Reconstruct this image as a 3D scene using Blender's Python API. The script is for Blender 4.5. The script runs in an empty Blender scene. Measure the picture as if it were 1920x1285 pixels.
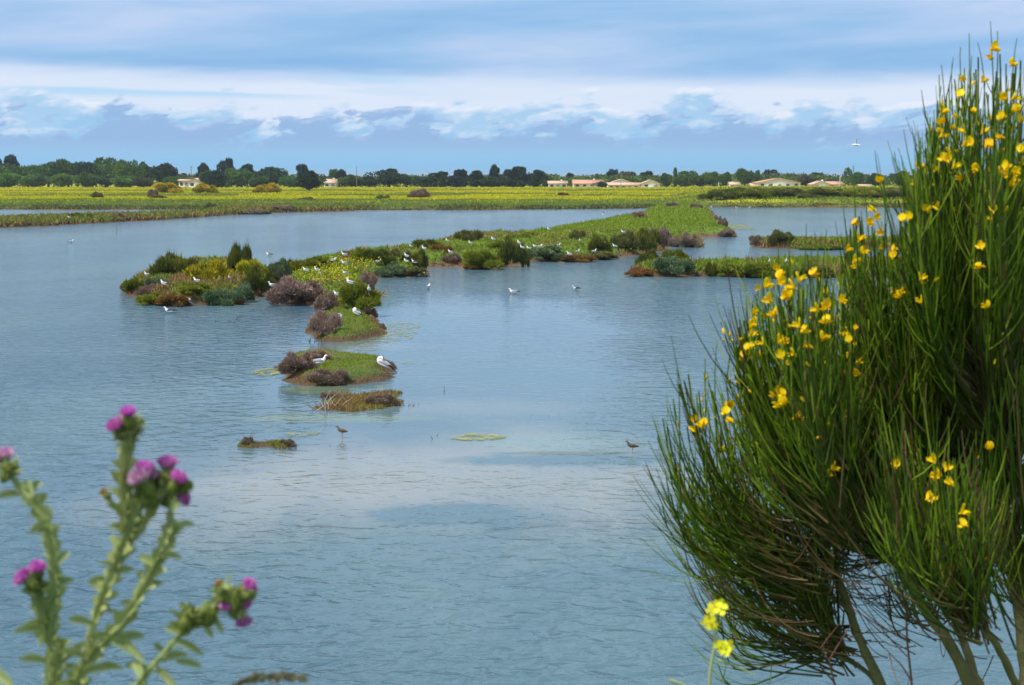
import bpy, math, random
import numpy as np
from mathutils import Vector, Matrix
R = math.radians
rng = np.random.default_rng(7)
random.seed(7)
scene = bpy.context.scene
col = scene.collection

# ------------------------------------------------------------------ camera
H = 6.3; F = 2666.7; CX, CY = 960.0, 642.5
TH = math.atan((CY - 330.0) / F)
cam_d = bpy.data.cameras.new('camera'); cam = bpy.data.objects.new('camera', cam_d); col.objects.link(cam)
cam.location = (0, 0, H); cam.rotation_euler = (math.pi/2 - TH, 0, 0)
cam_d.lens = 50; cam_d.sensor_width = 36; cam_d.clip_start = 0.05; cam_d.clip_end = 20000
cam_d.dof.use_dof = True; cam_d.dof.focus_distance = 15; cam_d.dof.aperture_fstop = 11.5
scene.camera = cam

# ------------------------------------------------------------------ sky and sun
SUN_EL, SUN_AZ = 58, 240     # azimuth clockwise from +Y (the view direction)
world = bpy.data.worlds.new('World'); scene.world = world; world.use_nodes = True
nt = world.node_tree; nt.nodes.clear()
class G:
    """small node graph writer"""
    def __init__(s, nt): s.nt = nt
    def n(s, t, **k):
        x = s.nt.nodes.new(t)
        for a, b in k.items(): setattr(x, a, b)
        return x
    def put(s, sock, v):
        if isinstance(v, bpy.types.NodeSocket): s.nt.links.new(v, sock)
        elif v is not None:
            if hasattr(sock, 'default_value'):
                try: sock.default_value = v
                except Exception: sock.default_value = (*v, 1)
    def m(s, op, a, b=None, c=None, clamp=False):
        x = s.n('ShaderNodeMath', operation=op, use_clamp=clamp)
        for i, v in enumerate((a, b, c)):
            if v is not None: s.put(x.inputs[i], v)
        return x.outputs[0]
    def vm(s, op, a, b=None, out=0):
        x = s.n('ShaderNodeVectorMath', operation=op); s.put(x.inputs[0], a)
        if b is not None: s.put(x.inputs[1], b)
        return x.outputs[out]
    def xyz(s, a, b, c):
        x = s.n('ShaderNodeCombineXYZ'); s.put(x.inputs[0], a); s.put(x.inputs[1], b); s.put(x.inputs[2], c); return x.outputs[0]
    def sep(s, v):
        x = s.n('ShaderNodeSeparateXYZ'); s.put(x.inputs[0], v); return x.outputs
    def noise(s, v, scale, detail=4, rough=.5, dist=0, w=None):
        x = s.n('ShaderNodeTexNoise'); s.put(x.inputs['Vector'], v)
        x.inputs['Scale'].default_value = scale; x.inputs['Detail'].default_value = detail
        x.inputs['Roughness'].default_value = rough; x.inputs['Distortion'].default_value = dist
        return x.outputs[0]
    def ss(s, v, a, b, lo=0., hi=1.):
        x = s.n('ShaderNodeMapRange', interpolation_type='SMOOTHSTEP'); s.put(x.inputs[0], v)
        for i, q in enumerate((a, b, lo, hi)): s.put(x.inputs[i+1], q)
        return x.outputs[0]
    def mix(s, f, a, b):
        x = s.n('ShaderNodeMix', data_type='RGBA'); s.put(x.inputs[0], f)
        for i, v in ((6, a), (7, b)):
            if isinstance(v, tuple): v = (*v[:3], 1)
            s.put(x.inputs[i], v)
        return x.outputs[2]
    def ramp(s, f, stops, interp='LINEAR'):
        x = s.n('ShaderNodeValToRGB'); x.color_ramp.interpolation = interp
        e = x.color_ramp.elements
        while len(e) < len(stops): e.new(.5)
        for i, (p, c) in enumerate(stops): e[i].position = p; e[i].color = (*c, 1)
        s.put(x.inputs[0], f); return x.outputs[0]
def lin(r, g, b):
    f = lambda c: (c/255/12.92) if c/255 <= .04045 else ((c/255+.055)/1.055)**2.4
    return (f(r), f(g), f(b))
g = G(nt)
tc = g.n('ShaderNodeTexCoord')
d = g.sep(g.vm('NORMALIZE', tc.outputs['Generated']))
az = g.m('MULTIPLY', g.m('ARCTAN2', d[0], d[1]), 57.2958)
el = g.m('MULTIPLY', g.m('ARCSINE', d[2]), 57.2958)
sky = g.n('ShaderNodeTexSky', sky_type='NISHITA', sun_disc=False)
sky.sun_elevation = R(SUN_EL); sky.sun_rotation = R(SUN_AZ); sky.air_density = 1.0; sky.dust_density = .6; sky.ozone_density = 1.5
bg_clear = g.n('ShaderNodeBackground'); g.put(bg_clear.inputs[0], sky.outputs[0]); bg_clear.inputs[1].default_value = .07
# high stratus: long streaks seen side on, low elevations squeezed
lowel = g.m('POWER', g.m('MAXIMUM', el, .02), .75)
v1 = g.xyz(g.m('MULTIPLY', az, .035), g.m('MULTIPLY', lowel, .55), 3.1)
n1 = g.noise(v1, 1.6, 6, .52, .4)
v2 = g.xyz(g.m('MULTIPLY', az, .09), g.m('ADD', g.m('MULTIPLY', el, .8), g.m('MULTIPLY', az, -.03)), 9.)
n2 = g.noise(v2, 1.0, 5, .5, .3)
strat = g.ramp(g.m('ADD', g.m('MULTIPLY', n1, .6), g.m('MULTIPLY', n2, .4)),
   [(.36, lin(132,178,222)), (.45, lin(148,187,227)), (.53, lin(168,196,231)), (.62, lin(188,206,236))])
# bright strip above the cumulus bank
band_el = g.m('ADD', 3.45, g.m('MULTIPLY', az, -.012))
bandn = g.noise(g.xyz(g.m('MULTIPLY', az, .12), g.m('MULTIPLY', el, .9), 5.), 1., 5, .55, .3)
bd = g.m('SUBTRACT', g.m('ADD', el, g.m('MULTIPLY', g.m('SUBTRACT', bandn, .5), 1.0)), band_el)
band = g.m('MULTIPLY', g.ss(bd, -.05, .9, 1., 0.), g.ss(bd, -3., -.8, 0., 1.))
c = g.mix(g.m('MULTIPLY', band, .80), strat, lin(222,230,245))
# slots of pale clear sky between the sheets
gapn = g.noise(g.xyz(g.m('MULTIPLY', az, .06), g.m('ADD', g.m('MULTIPLY', el, 1.1), g.m('MULTIPLY', az, .045)), 12.), 1., 4, .5, .2)
gap = g.m('MULTIPLY', g.ss(gapn, .47, .60), g.m('MULTIPLY', g.ss(el, 2.9, 3.2), g.ss(el, 3.7, 4.15, 1., 0.)))
gap = g.m('MULTIPLY', gap, g.ss(az, -7., 0., .85, 0.))
c = g.mix(gap, c, lin(172,210,238))
# cumulus bank: two sheets, the nearer one darker
def puffs(seed, fx, fy, shear, topel, amp, lo, hi, shade, light, c):
    v = g.xyz(g.m('MULTIPLY', g.m('ADD', az, g.m('MULTIPLY', el, -shear)), fx), g.m('MULTIPLY', el, fy), seed)
    n = g.noise(v, 1.0, 7, .54, .12)
    nb = g.noise(g.xyz(g.m('MULTIPLY', az, .17), 0., seed+4.), 1.0, 3, .6, 0)
    tp = g.m('ADD', topel, g.m('MULTIPLY', g.m('SUBTRACT', nb, .5), 1.5))
    de = g.m('ADD', g.m('MULTIPLY', g.m('SUBTRACT', n, .5), amp), g.m('SUBTRACT', tp, el))
    cov = g.ss(de, lo, hi)
    n_up = g.noise(g.vm('ADD', v, (-.10, .30, 0)), 1.0, 7, .54, .12)
    # lit where the puff ends above this point, shaded underneath
    lit = g.ss(g.m('ADD', g.m('MULTIPLY', g.m('SUBTRACT', n, n_up), 3.2), g.m('MULTIPLY', g.m('SUBTRACT', .9, de), .35)), .0, .62)
    lit = g.m('MULTIPLY', lit, g.ss(el, .7, 1.9))
    return g.mix(cov, c, g.mix(lit, shade, light))
c = puffs(1.7, .36, .95, .8, 2.85, 4.4, -.05, .40, lin(163,200,232), lin(222,230,244), c)
c = puffs(9.3, .50, 1.1, .7, 2.25, 4.2, -.05, .45, lin(150,194,230), lin(198,217,239), c)
c = puffs(21.7, .62, 1.35, .9, 2.75, 5.2, .55, 1.0, lin(146,180,220), lin(178,200,232), c)
# base of the bank fades into an even blue
c = g.mix(g.m('MULTIPLY', g.ss(el, .45, 1.5, 1., 0.), .9), c, g.mix(g.ss(el, .2, 1.6), lin(132,190,230), lin(160,202,234)))
# overhead, outside the picture: plain bright overcast with some structure
nh = g.noise(g.vm('MULTIPLY', tc.outputs['Generated'], (1., 1., 2.)), 1.6, 5, .55, .2)
over = g.mix(g.ss(nh, .35, .65), lin(150,178,212), lin(215,222,238))
c = g.mix(g.ss(el, 8., 24.), c, over)
bg_cloud = g.n('ShaderNodeBackground'); g.put(bg_cloud.inputs[0], c); bg_cloud.inputs[1].default_value = .93
# breaks of clear sky overhead
gapt = g.m('MULTIPLY', g.m('MULTIPLY', g.ss(nh, .52, .6), g.ss(el, 25., 45.)), .4)
mx = g.n('ShaderNodeMixShader'); g.put(mx.inputs[0], gapt)
nt.links.new(bg_cloud.outputs[0], mx.inputs[1]); nt.links.new(bg_clear.outputs[0], mx.inputs[2])
wo = g.n('ShaderNodeOutputWorld'); nt.links.new(mx.outputs[0], wo.inputs[0])

sun_d = bpy.data.lights.new('sun', 'SUN'); sun = bpy.data.objects.new('sun', sun_d); col.objects.link(sun)
sun_d.energy = 4.4; sun_d.angle = R(8); sun_d.color = (1., .95, .87)
sv = Vector((math.sin(R(SUN_AZ))*math.cos(R(SUN_EL)), math.cos(R(SUN_AZ))*math.cos(R(SUN_EL)), math.sin(R(SUN_EL))))
sun.rotation_euler = sv.to_track_quat('Z', 'Y').to_euler()
scene.view_settings.view_transform = 'Standard'; scene.view_settings.look = 'None'
scene.view_settings.exposure = 0.24; scene.view_settings.gamma = 1
scene.cycles.max_bounces = 6; scene.cycles.transparent_max_bounces = 6
scene.cycles.use_denoising = True; scene.cycles.sample_clamp_indirect = 4

# ------------------------------------------------------------------ picking points
UP = np.array([0, math.sin(TH), math.cos(TH)]); FW = np.array([0, math.cos(TH), -math.sin(TH)])
def ray(x, y): return np.array([x-CX, 0, 0]) + (CY-y)*UP + F*FW
def at(x, y, z=0.):
    r = ray(x, y); t = (z-H)/r[2]; p = r*t; p[2] += H; return p
def atd(x, y, Y):
    r = ray(x, y); p = r*(Y/r[1]); p[2] += H; return p

# ------------------------------------------------------------------ numeric noise
def vnoise(x, y, seed=0):
    xi = np.floor(x).astype(np.int64); yi = np.floor(y).astype(np.int64)
    xf = x-xi; yf = y-yi; u = xf*xf*(3-2*xf); v = yf*yf*(3-2*yf)
    def h(a, b):
        n = (a*374761393 + b*668265263 + seed*974634777) & 0xffffffff
        n = ((n ^ (n >> 13))*1274126177) & 0xffffffff
        return ((n ^ (n >> 16)) & 0xffff)/65535.
    return (h(xi, yi)*(1-u)+h(xi+1, yi)*u)*(1-v)+(h(xi, yi+1)*(1-u)+h(xi+1, yi+1)*u)*v
def fbm(x, y, seed=0, o=4):
    s = 0; a = .5; t = 0
    for i in range(o):
        s = s+a*vnoise(x*2**i+17.3*i, y*2**i-9.1*i, seed+i); t += a; a *= .5
    return s/t
def sstep(a, b, x):
    t = np.clip((x-a)/(b-a), 0, 1); return t*t*(3-2*t)

# ------------------------------------------------------------------ mesh helpers
def mesh_np(name, V, Fc, mats, tone=None, smooth=False, midx=None):
    """V (n,3); Fc list of equal-size face arrays"""
    me = bpy.data.meshes.new(name)
    V = np.asarray(V, np.float32); arrs = [np.asarray(f, np.int32) for f in (Fc if isinstance(Fc, list) else [Fc])]
    arrs = [a for a in arrs if len(a)]
    me.vertices.add(len(V)); me.vertices.foreach_set('co', V.ravel())
    nl = sum(a.size for a in arrs); nf = sum(len(a) for a in arrs)
    me.loops.add(nl); me.loops.foreach_set('vertex_index', np.concatenate([a.ravel() for a in arrs]))
    me.polygons.add(nf)
    tot = np.concatenate([np.full(len(a), a.shape[1], np.int32) for a in arrs])
    st = np.concatenate([[0], np.cumsum(tot)[:-1]]).astype(np.int32)
    me.polygons.foreach_set('loop_start', st); me.polygons.foreach_set('loop_total', tot)
    if smooth: me.polygons.foreach_set('use_smooth', np.ones(nf, bool))
    if midx is not None: me.polygons.foreach_set('material_index', np.asarray(midx, np.int32))
    if tone is not None:
        a = me.attributes.new('tone', 'FLOAT', 'POINT'); a.data.foreach_set('value', np.asarray(tone, np.float32))
    me.update(calc_edges=True); me.validate()
    for m in (mats if isinstance(mats, (list, tuple)) else [mats]): me.materials.append(m)
    return me
class MB:
    """collects pieces into one mesh"""
    def __init__(s): s.V = []; s.Q = []; s.T = []; s.n = 0; s.tone = []; s.qm = []; s.tm = []
    def add(s, V, Q=None, T=None, tone=.5, m=0):
        V = np.asarray(V, float).reshape(-1, 3); s.V.append(V)
        if Q is not None and len(Q): Q = np.asarray(Q, int).reshape(-1, 4)+s.n; s.Q.append(Q); s.qm.append(np.full(len(Q), m))
        if T is not None and len(T): T = np.asarray(T, int).reshape(-1, 3)+s.n; s.T.append(T); s.tm.append(np.full(len(T), m))
        s.tone.append(np.broadcast_to(np.asarray(tone, float), (len(V),)) if np.ndim(tone) <= 1 else tone); s.n += len(V)
    def mesh(s, name, mats, smooth=False):
        V = np.concatenate(s.V); fs = []; mi = []
        if s.Q: fs.append(np.concatenate(s.Q)); mi.append(np.concatenate(s.qm))
        if s.T: fs.append(np.concatenate(s.T)); mi.append(np.concatenate(s.tm))
        return mesh_np(name, V, fs, mats, np.concatenate(s.tone), smooth, np.concatenate(mi))
    def box(s, c, size, m=0, tone=.5):
        c = np.array(c, float); h = np.array(size, float)/2
        V = np.array([[x, y, z] for z in (-1, 1) for y in (-1, 1) for x in (-1, 1)])*h+c
        s.add(V, [[0,2,3,1],[4,5,7,6],[0,1,5,4],[2,6,7,3],[0,4,6,2],[1,3,7,5]], None, tone, m)
    def tubes(s, P, rad, sides=4, tone=.5, m=0):
        """P (n,k,3) polylines, rad (n,k)"""
        P = np.asarray(P, float); n, k, _ = P.shape
        T = np.gradient(P, axis=1); T /= np.linalg.norm(T, axis=2, keepdims=True)+1e-9
        ref = np.where(np.abs(T[..., 2:3]) > .9, np.array([1., 0, 0]), np.array([0, 0, 1.]))
        ref = ref[:, :1]*np.ones_like(T)
        A = np.cross(T, ref); A /= np.linalg.norm(A, axis=2, keepdims=True)+1e-9; B = np.cross(T, A)
        an = np.arange(sides)*2*math.pi/sides
        rad = np.broadcast_to(rad, (n, k))
        V = P[:, :, None]+rad[:, :, None, None]*(A[:, :, None]*np.cos(an)[None, None, :, None]+B[:, :, None]*np.sin(an)[None, None, :, None])
        i = np.arange(n)[:, None, None]; j = np.arange(k-1)[None, :, None]; a = np.arange(sides)[None, None, :]
        b0 = (i*k+j)*sides
        Q = np.stack([b0+a, b0+(a+1) % sides, b0+sides+(a+1) % sides, b0+sides+a], -1).reshape(-1, 4)
        tn = np.broadcast_to(np.asarray(tone, float) if np.ndim(tone) else np.full((n, k), tone), (n, k))
        s.add(V.reshape(-1, 3), Q, None, np.repeat(tn.reshape(-1), sides), m)
    def loft(s, C, rx, rz, seg=12, tone=.5, m=0, cap=True, fwd=None):
        C = np.asarray(C, float); k = len(C)
        T = np.gradient(C, axis=0); T /= np.linalg.norm(T, axis=1, keepdims=True)+1e-9
        A = np.cross(T, [0., 1, 0]) if fwd is None else np.cross(T, fwd)
        A /= np.linalg.norm(A, axis=1, keepdims=True)+1e-9; B = np.cross(A, T)
        an = np.arange(seg)*2*math.pi/seg
        V = C[:, None]+np.asarray(rz)[:, None, None]*A[:, None]*np.sin(an)[None, :, None]+np.asarray(rx)[:, None, None]*B[:, None]*np.cos(an)[None, :, None]
        Q = [[i*seg+a, i*seg+(a+1) % seg, (i+1)*seg+(a+1) % seg, (i+1)*seg+a] for i in range(k-1) for a in range(seg)]
        s.add(V.reshape(-1, 3), Q, None, tone, m)
        if cap:
            for e, o in ((0, 1), (k-1, -1)):
                n0 = seg
                VV = np.vstack([V[e], C[e]])
                s.add(VV, None, [[a, (a+1) % seg, n0][::o] for a in range(seg)], tone, m)
def quads(P, D, S, L, W, mid=.5):
    """rhombic leaves: base P, direction D, side S, length L, width W"""
    L = np.asarray(L)[:, None]; W = np.asarray(W)[:, None]
    V = np.stack([P, P+D*L*mid+S*W/2, P+D*L, P+D*L*mid-S*W/2], 1)
    n = len(P); Q = np.arange(4*n).reshape(n, 4)
    return V.reshape(-1, 3), Q
def unit(v): return v/(np.linalg.norm(v, axis=-1, keepdims=True)+1e-9)
def sides_of(D, n): return unit(np.cross(D, unit(rng.normal(size=(n, 3)))))

def link(name, me, parent=None, loc=None, mat=None):
    o = bpy.data.objects.new(name, me); col.objects.link(o)
    if parent is not None: o.parent = parent
    if loc is not None: o.location = loc
    if mat is not None:
        for i in range(len(o.material_slots)): 
            o.material_slots[i].link = 'OBJECT'; o.material_slots[i].material = mat
    return o
def tag(o, label=None, cat=None, group=None, kind=None):
    if label: o['label'] = label
    if cat: o['category'] = cat
    if group: o['group'] = group
    if kind: o['kind'] = kind
    return o
def empty(name, loc=(0, 0, 0), rz=0):
    o = bpy.data.objects.new(name, None); col.objects.link(o); o.location = loc; o.rotation_euler.z = rz; o.empty_display_size = .1; return o

# ------------------------------------------------------------------ materials
def mat_new(name):
    m = bpy.data.materials.new(name); m.use_nodes = True; m.node_tree.nodes.clear(); gg = G(m.node_tree)
    out = gg.n('ShaderNodeOutputMaterial'); return m, gg, out
def pbr(gg, out, colr, rough=.7, spec=.3, normal=None, **k):
    b = gg.n('ShaderNodeBsdfPrincipled')
    gg.put(b.inputs['Base Color'], (*colr, 1) if isinstance(colr, tuple) else colr)
    gg.put(b.inputs['Roughness'], rough); gg.put(b.inputs['Specular IOR Level'], spec)
    if normal is not None: gg.put(b.inputs['Normal'], normal)
    for a, v in k.items(): gg.put(b.inputs[a], v)
    if out is not None: gg.nt.links.new(b.outputs[0], out.inputs[0])
    return b
def bump(gg, h, dist, strength=1.):
    b = gg.n('ShaderNodeBump'); gg.put(b.inputs['Height'], h); gg.put(b.inputs['Distance'], dist); gg.put(b.inputs['Strength'], strength); return b.outputs[0]
def simple(name, c, rough=.6, spec=.3, var=.12, scale=8., noise_bump=0):
    m, gg, out = mat_new(name)
    geo = gg.n('ShaderNodeTexCoord').outputs['Object']
    n = gg.noise(geo, scale, 5, .6)
    cc = gg.mix(n, tuple(x*(1-var*2) for x in c), tuple(min(1, x*(1+var*2)) for x in c))
    pbr(gg, out, cc, rough, spec, bump(gg, n, noise_bump) if noise_bump else None); return m
def veg(name, stops, transl=.3, randv=.25, rough=.6):
    """foliage: colour by per-leaf tone, shifted per object; part of the light passes through"""
    m, gg, out = mat_new(name)
    t = gg.n('ShaderNodeAttribute', attribute_name='tone').outputs['Fac']
    oi = gg.n('ShaderNodeObjectInfo').outputs['Random']
    c0 = gg.ramp(t, stops)
    hs = gg.n('ShaderNodeHueSaturation'); gg.put(hs.inputs['Color'], c0)
    gg.put(hs.inputs['Value'], gg.m('ADD', 1-randv/2, gg.m('MULTIPLY', oi, randv)))
    gg.put(hs.inputs['Hue'], gg.m('ADD', .5-.012, gg.m('MULTIPLY', gg.m('FRACT', gg.m('MULTIPLY', oi, 7.31)), .024)))
    c1 = hs.outputs[0]
    b = pbr(gg, None, c1, rough, .2)
    if transl:
        tr = gg.n('ShaderNodeBsdfTranslucent'); gg.put(tr.inputs[0], c1)
        mxx = gg.n('ShaderNodeMixShader'); mxx.inputs[0].default_value = transl
        gg.nt.links.new(b.outputs[0], mxx.inputs[1]); gg.nt.links.new(tr.outputs[0], mxx.inputs[2]); gg.nt.links.new(mxx.outputs[0], out.inputs[0])
    else: gg.nt.links.new(b.outputs[0], out.inputs[0])
    return m
M = {}
def tri(c, k=.55, l=1.7): return [(0., tuple(x*k for x in c)), (.5, c), (1., tuple(min(1, x*l) for x in c))]
M['brown'] = veg('brown_twigs', [(0, (.12,.075,.05)), (.5, (.30,.20,.15)), (1, (.50,.37,.30))], .15)
M['greybrown'] = veg('grey_brown_twigs', [(0, (.09,.065,.04)), (.5, (.26,.19,.135)), (1, (.46,.36,.27))], .15)
M['orange'] = veg('rusty_foliage', [(0, (.07,.035,.01)), (.5, (.24,.12,.03)), (1, (.42,.25,.07))], .2)
M['dark'] = veg('dark_foliage', [(0, (.03,.045,.008)), (.5, (.115,.14,.018)), (1, (.30,.30,.035))], .25)
M['green'] = veg('green_foliage', [(0, (.035,.06,.006)), (.5, (.17,.205,.014)), (1, (.38,.38,.03))], .3)
M['olive'] = veg('olive_foliage', [(0, (.045,.05,.014)), (.5, (.15,.165,.04)), (1, (.32,.29,.09))], .25)
M['blue'] = veg('blue_green_foliage', [(0, (.035,.06,.026)), (.5, (.13,.20,.085)), (1, (.28,.35,.18))], .2)
M['yellowgreen'] = veg('yellow_flowered_foliage', [(0, (.03,.055,.006)), (.35, (.12,.16,.012)), (.52, (.24,.27,.012)), (.60, (.62,.52,.01)), (1, (.74,.62,.02))], .3)
M['gorse'] = veg('gorse_bloom', [(0, (.04,.06,.01)), (.4, (.12,.14,.015)), (.55, (.6,.42,.01)), (1, (.75,.52,.01))], .25)
M['t_green'] = veg('leafy_crown_mid', [(0, (.03,.06,.012)), (.5, (.075,.155,.028)), (1, (.18,.28,.055))], .25, .4)
M['t_light'] = veg('leafy_crown_light', [(0, (.035,.075,.012)), (.5, (.095,.185,.028)), (1, (.22,.33,.06))], .3, .4)
M['t_dark'] = veg('evergreen_crown', [(0, (.012,.028,.012)), (.5, (.03,.065,.028)), (1, (.075,.125,.045))], .12, .3)
M['t_blue'] = veg('blue_evergreen_crown', [(0, (.012,.028,.024)), (.5, (.03,.07,.062)), (1, (.07,.125,.095))], .12, .3)
M['t_olive'] = veg('olive_crown', [(0, (.03,.035,.012)), (.5, (.08,.095,.03)), (1, (.19,.19,.06))], .25, .3)
M['t_plum'] = veg('plum_crown', [(0, (.012,.012,.014)), (.5, (.04,.035,.045)), (1, (.09,.075,.075))], .15, .3)
M['bark'] = simple('bark', (.10,.075,.05), .9, .1, .2, 6.)
M['white_wall'] = simple('white_render', (.80,.77,.72), .8, .2, .04, 1.2)
M['roof'] = simple('terracotta_tiles', (.60,.30,.20), .8, .2, .14, 1.3)
M['roof_pale'] = simple('pale_terracotta_tiles', (.62,.40,.30), .8, .2, .12, 1.3)
M['glass'] = simple('window_glass', (.06,.08,.1), .2, .5, .1)
M['door'] = simple('blue_grey_paint', (.25,.32,.36), .5, .3, .1)
M['pole'] = simple('weathered_pole', (.16,.15,.14), .7, .2, .1)
M['pole_pale'] = simple('galvanised_pole', (.5,.52,.53), .5, .4, .05)
M['g_white'] = simple('white_feathers', (.86,.86,.87), .75, .15, .04, 30)
M['g_grey'] = simple('grey_feathers', (.34,.36,.40), .75, .15, .08, 30)
M['g_dark'] = simple('slate_feathers', (.07,.075,.09), .7, .2, .1, 30)
M['g_black'] = simple('black_feathers', (.015,.015,.018), .6, .3, .1, 30)
M['beak'] = simple('yellow_beak', (.75,.45,.05), .45, .4, .05)
M['g_leg'] = simple('pink_legs', (.5,.3,.22), .6, .3, .05)
M['eye'] = simple('dark_eye', (.01,.01,.01), .2, .5, .0)
M['wader'] = simple('mottled_brown_feathers', (.13,.085,.055), .8, .1, .35, 120)
M['wader_belly'] = simple('pale_speckled_feathers', (.42,.36,.31), .8, .1, .2, 120)
M['red_leg'] = simple('orange_red_legs', (.6,.12,.03), .5, .3, .05)
M['stick'] = simple('dead_wood', (.09,.075,.055), .9, .1, .2, 30)
M['palestick'] = simple('bleached_wood', (.45,.37,.29), .9, .1, .15, 30)

# cover on the islets: one ramp from dead reddish growth to flowers
M['cover'] = veg('low_ground_cover', [(0, (.12,.065,.035)), (.18, (.28,.17,.065)), (.34, (.25,.22,.05)), (.5, (.17,.215,.028)), (.68, (.19,.265,.018)), (.84, (.31,.37,.025)), (.87, (.68,.56,.012)), (1, (.75,.62,.015))], .25, .0)
M['fieldcov'] = veg('field_growth', [(0, (.09,.055,.03)), (.2, (.18,.12,.06)), (.4, (.17,.19,.04)), (.55, (.19,.26,.03)), (.72, (.34,.35,.014)), (.87, (.56,.47,.008)), (1, (.60,.52,.01))], .25, .0)
# water
def make_water():
    m, gg, out = mat_new('lagoon_water')
    pos = gg.n('ShaderNodeNewGeometry').outputs['Position']
    s = gg.sep(pos)
    x, y = s[0], s[1]
    def spot(px, py, rx_px, ry_px, rag=.5, seed=0., nscale=.35):
        c0 = at(px, py); ex = at(px+rx_px, py)[0]-c0[0]; ey = (at(px, py-ry_px)[1]-at(px, py+ry_px)[1])/2
        dx = gg.m('DIVIDE', gg.m('SUBTRACT', x, float(c0[0])), float(ex)); dy = gg.m('DIVIDE', gg.m('SUBTRACT', y, float(c0[1])), float(ey))
        r = gg.m('SQRT', gg.m('ADD', gg.m('MULTIPLY', dx, dx), gg.m('MULTIPLY', dy, dy)))
        n = gg.noise(gg.vm('ADD', gg.vm('MULTIPLY', pos, (1., .55, 0.)), (seed, seed, seed)), nscale, 4, .55, .5)
        return gg.m('SUBTRACT', 1., gg.m('ADD', r, gg.m('MULTIPLY', gg.m('SUBTRACT', n, .5), rag*3)))   # >0 inside
    # --- colour of the water body: green-blue, greener when deep, sandy where shallow
    big = gg.noise(gg.vm('MULTIPLY', pos, (1., .45, 0.)), .07, 4, .55, .6)
    body = gg.mix(gg.ss(big, .35, .65), (.052,.115,.155), (.088,.162,.182))
    sand = gg.ss(spot(760, 895, 580, 115, .7, 3., .3), -.35, .95)
    sand = gg.m('MULTIPLY', sand, gg.ss(spot(840, 965, 150, 20, .45, 8., 1.1), -.2, .25, 1., .05))
    sand = gg.m('MULTIPLY', sand, gg.ss(spot(560, 788, 300, 18, .5, 21., .7), -.2, .5, 1., .2))
    sand = gg.m('MULTIPLY', sand, gg.ss(spot(1080, 862, 260, 13, .5, 31., .9), -.2, .3, 1., .1))
    sand2 = gg.ss(spot(830, 765, 330, 25, .4, 5.), -.1, .9, 0., .45)
    sand3 = gg.ss(spot(640, 652, 200, 12, .3, 15.), -.1, .8, 0., .5)
    sd_ = gg.m('MAXIMUM', sand, gg.m('MAXIMUM', sand2, sand3))
    body = gg.mix(gg.m('MULTIPLY', sd_, .8), body, (.25,.265,.245))
    green_sh = gg.ss(spot(1050, 830, 200, 24, .4, 44.), -.2, .8, 0., .5)
    body = gg.mix(green_sh, body, (.17,.27,.24))
    weed = gg.ss(spot(660, 785, 200, 10, .5, 51.), 0., .5, 0., .5)
    body = gg.mix(weed, body, (.16,.22,.10))
    weed2 = gg.ss(spot(600, 730, 80, 9, .3, 61.), 0., .4, 0., .6)
    body = gg.mix(weed2, body, (.16,.20,.08))
    edge = gg.ss(spot(1040, 850, 190, 4, .5, 71.), 0., .4, 0., .6)
    body = gg.mix(edge, body, (.08,.10,.03))
    # --- ripples
    cx = gg.vm('MULTIPLY', pos, (1., 1.35, 1.))
    rot = gg.n('ShaderNodeVectorRotate', rotation_type='Z_AXIS'); gg.put(rot.inputs['Vector'], cx); rot.inputs['Angle'].default_value = R(14)
    rv = gg.vm('MULTIPLY', rot.outputs[0], (1.15, 1.15, 1.))
    r1 = gg.noise(rv, 1.35, 2, .45, .9)
    r2 = gg.noise(gg.vm('ADD', rv, (40., 3., 0.)), 3.3, 3, .5, .8)
    r3 = gg.noise(gg.vm('ADD', rv, (9., 70., 0.)), 10., 2, .5, .3)
    wind = gg.ss(gg.noise(gg.vm('MULTIPLY', pos, (.5, 1., 0.)), .09, 4, .55, .8), .38, .62)   # gust pattern
    calm = gg.ss(spot(850, 640, 430, 150, .25, 91., .12), -.3, .5)
    calm2 = gg.ss(spot(700, 870, 430, 90, .25, 95., .2), -.3, .7, 0., .6)
    lee = gg.m('MAXIMUM', calm, calm2)
    strength = gg.m('MULTIPLY', gg.m('ADD', .55, gg.m('MULTIPLY', wind, .45)), gg.m('SUBTRACT', 1., gg.m('MULTIPLY', lee, .90)))
    hgt = gg.m('ADD', gg.m('ADD', gg.m('MULTIPLY', r1, .24), gg.m('MULTIPLY', r2, .06)), gg.m('MULTIPLY', r3, .006))
    nrm = bump(gg, hgt, 1.0, None)
    gg.nt.nodes[-1]
    bn = nrm.node; gg.put(bn.inputs['Strength'], gg.m('MINIMUM', strength, 1.0))
    b = pbr(gg, out, body, gg.m('ADD', .06, gg.m('MULTIPLY', strength, .08)), .5, nrm)
    b.inputs['IOR'].default_value = 1.333
    return m
M['water'] = make_water()
W = 9000
wme = mesh_np('water', [(-W, -200, 0), (W, -200, 0), (W, W, 0), (-W, W, 0)], [np.array([[0, 1, 2, 3]])], M['water'])
tag(link('water', wme), kind='structure')
bed = mesh_np('lagoon_bed', [(-W, -200, -1.2), (W, -200, -1.2), (W, W, -1.2), (-W, W, -1.2)], [np.array([[0, 1, 2, 3]])], simple('lagoon_mud', (.12,.1,.07), .9, .1))
tag(link('lagoon_bed', bed), kind='structure')

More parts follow.
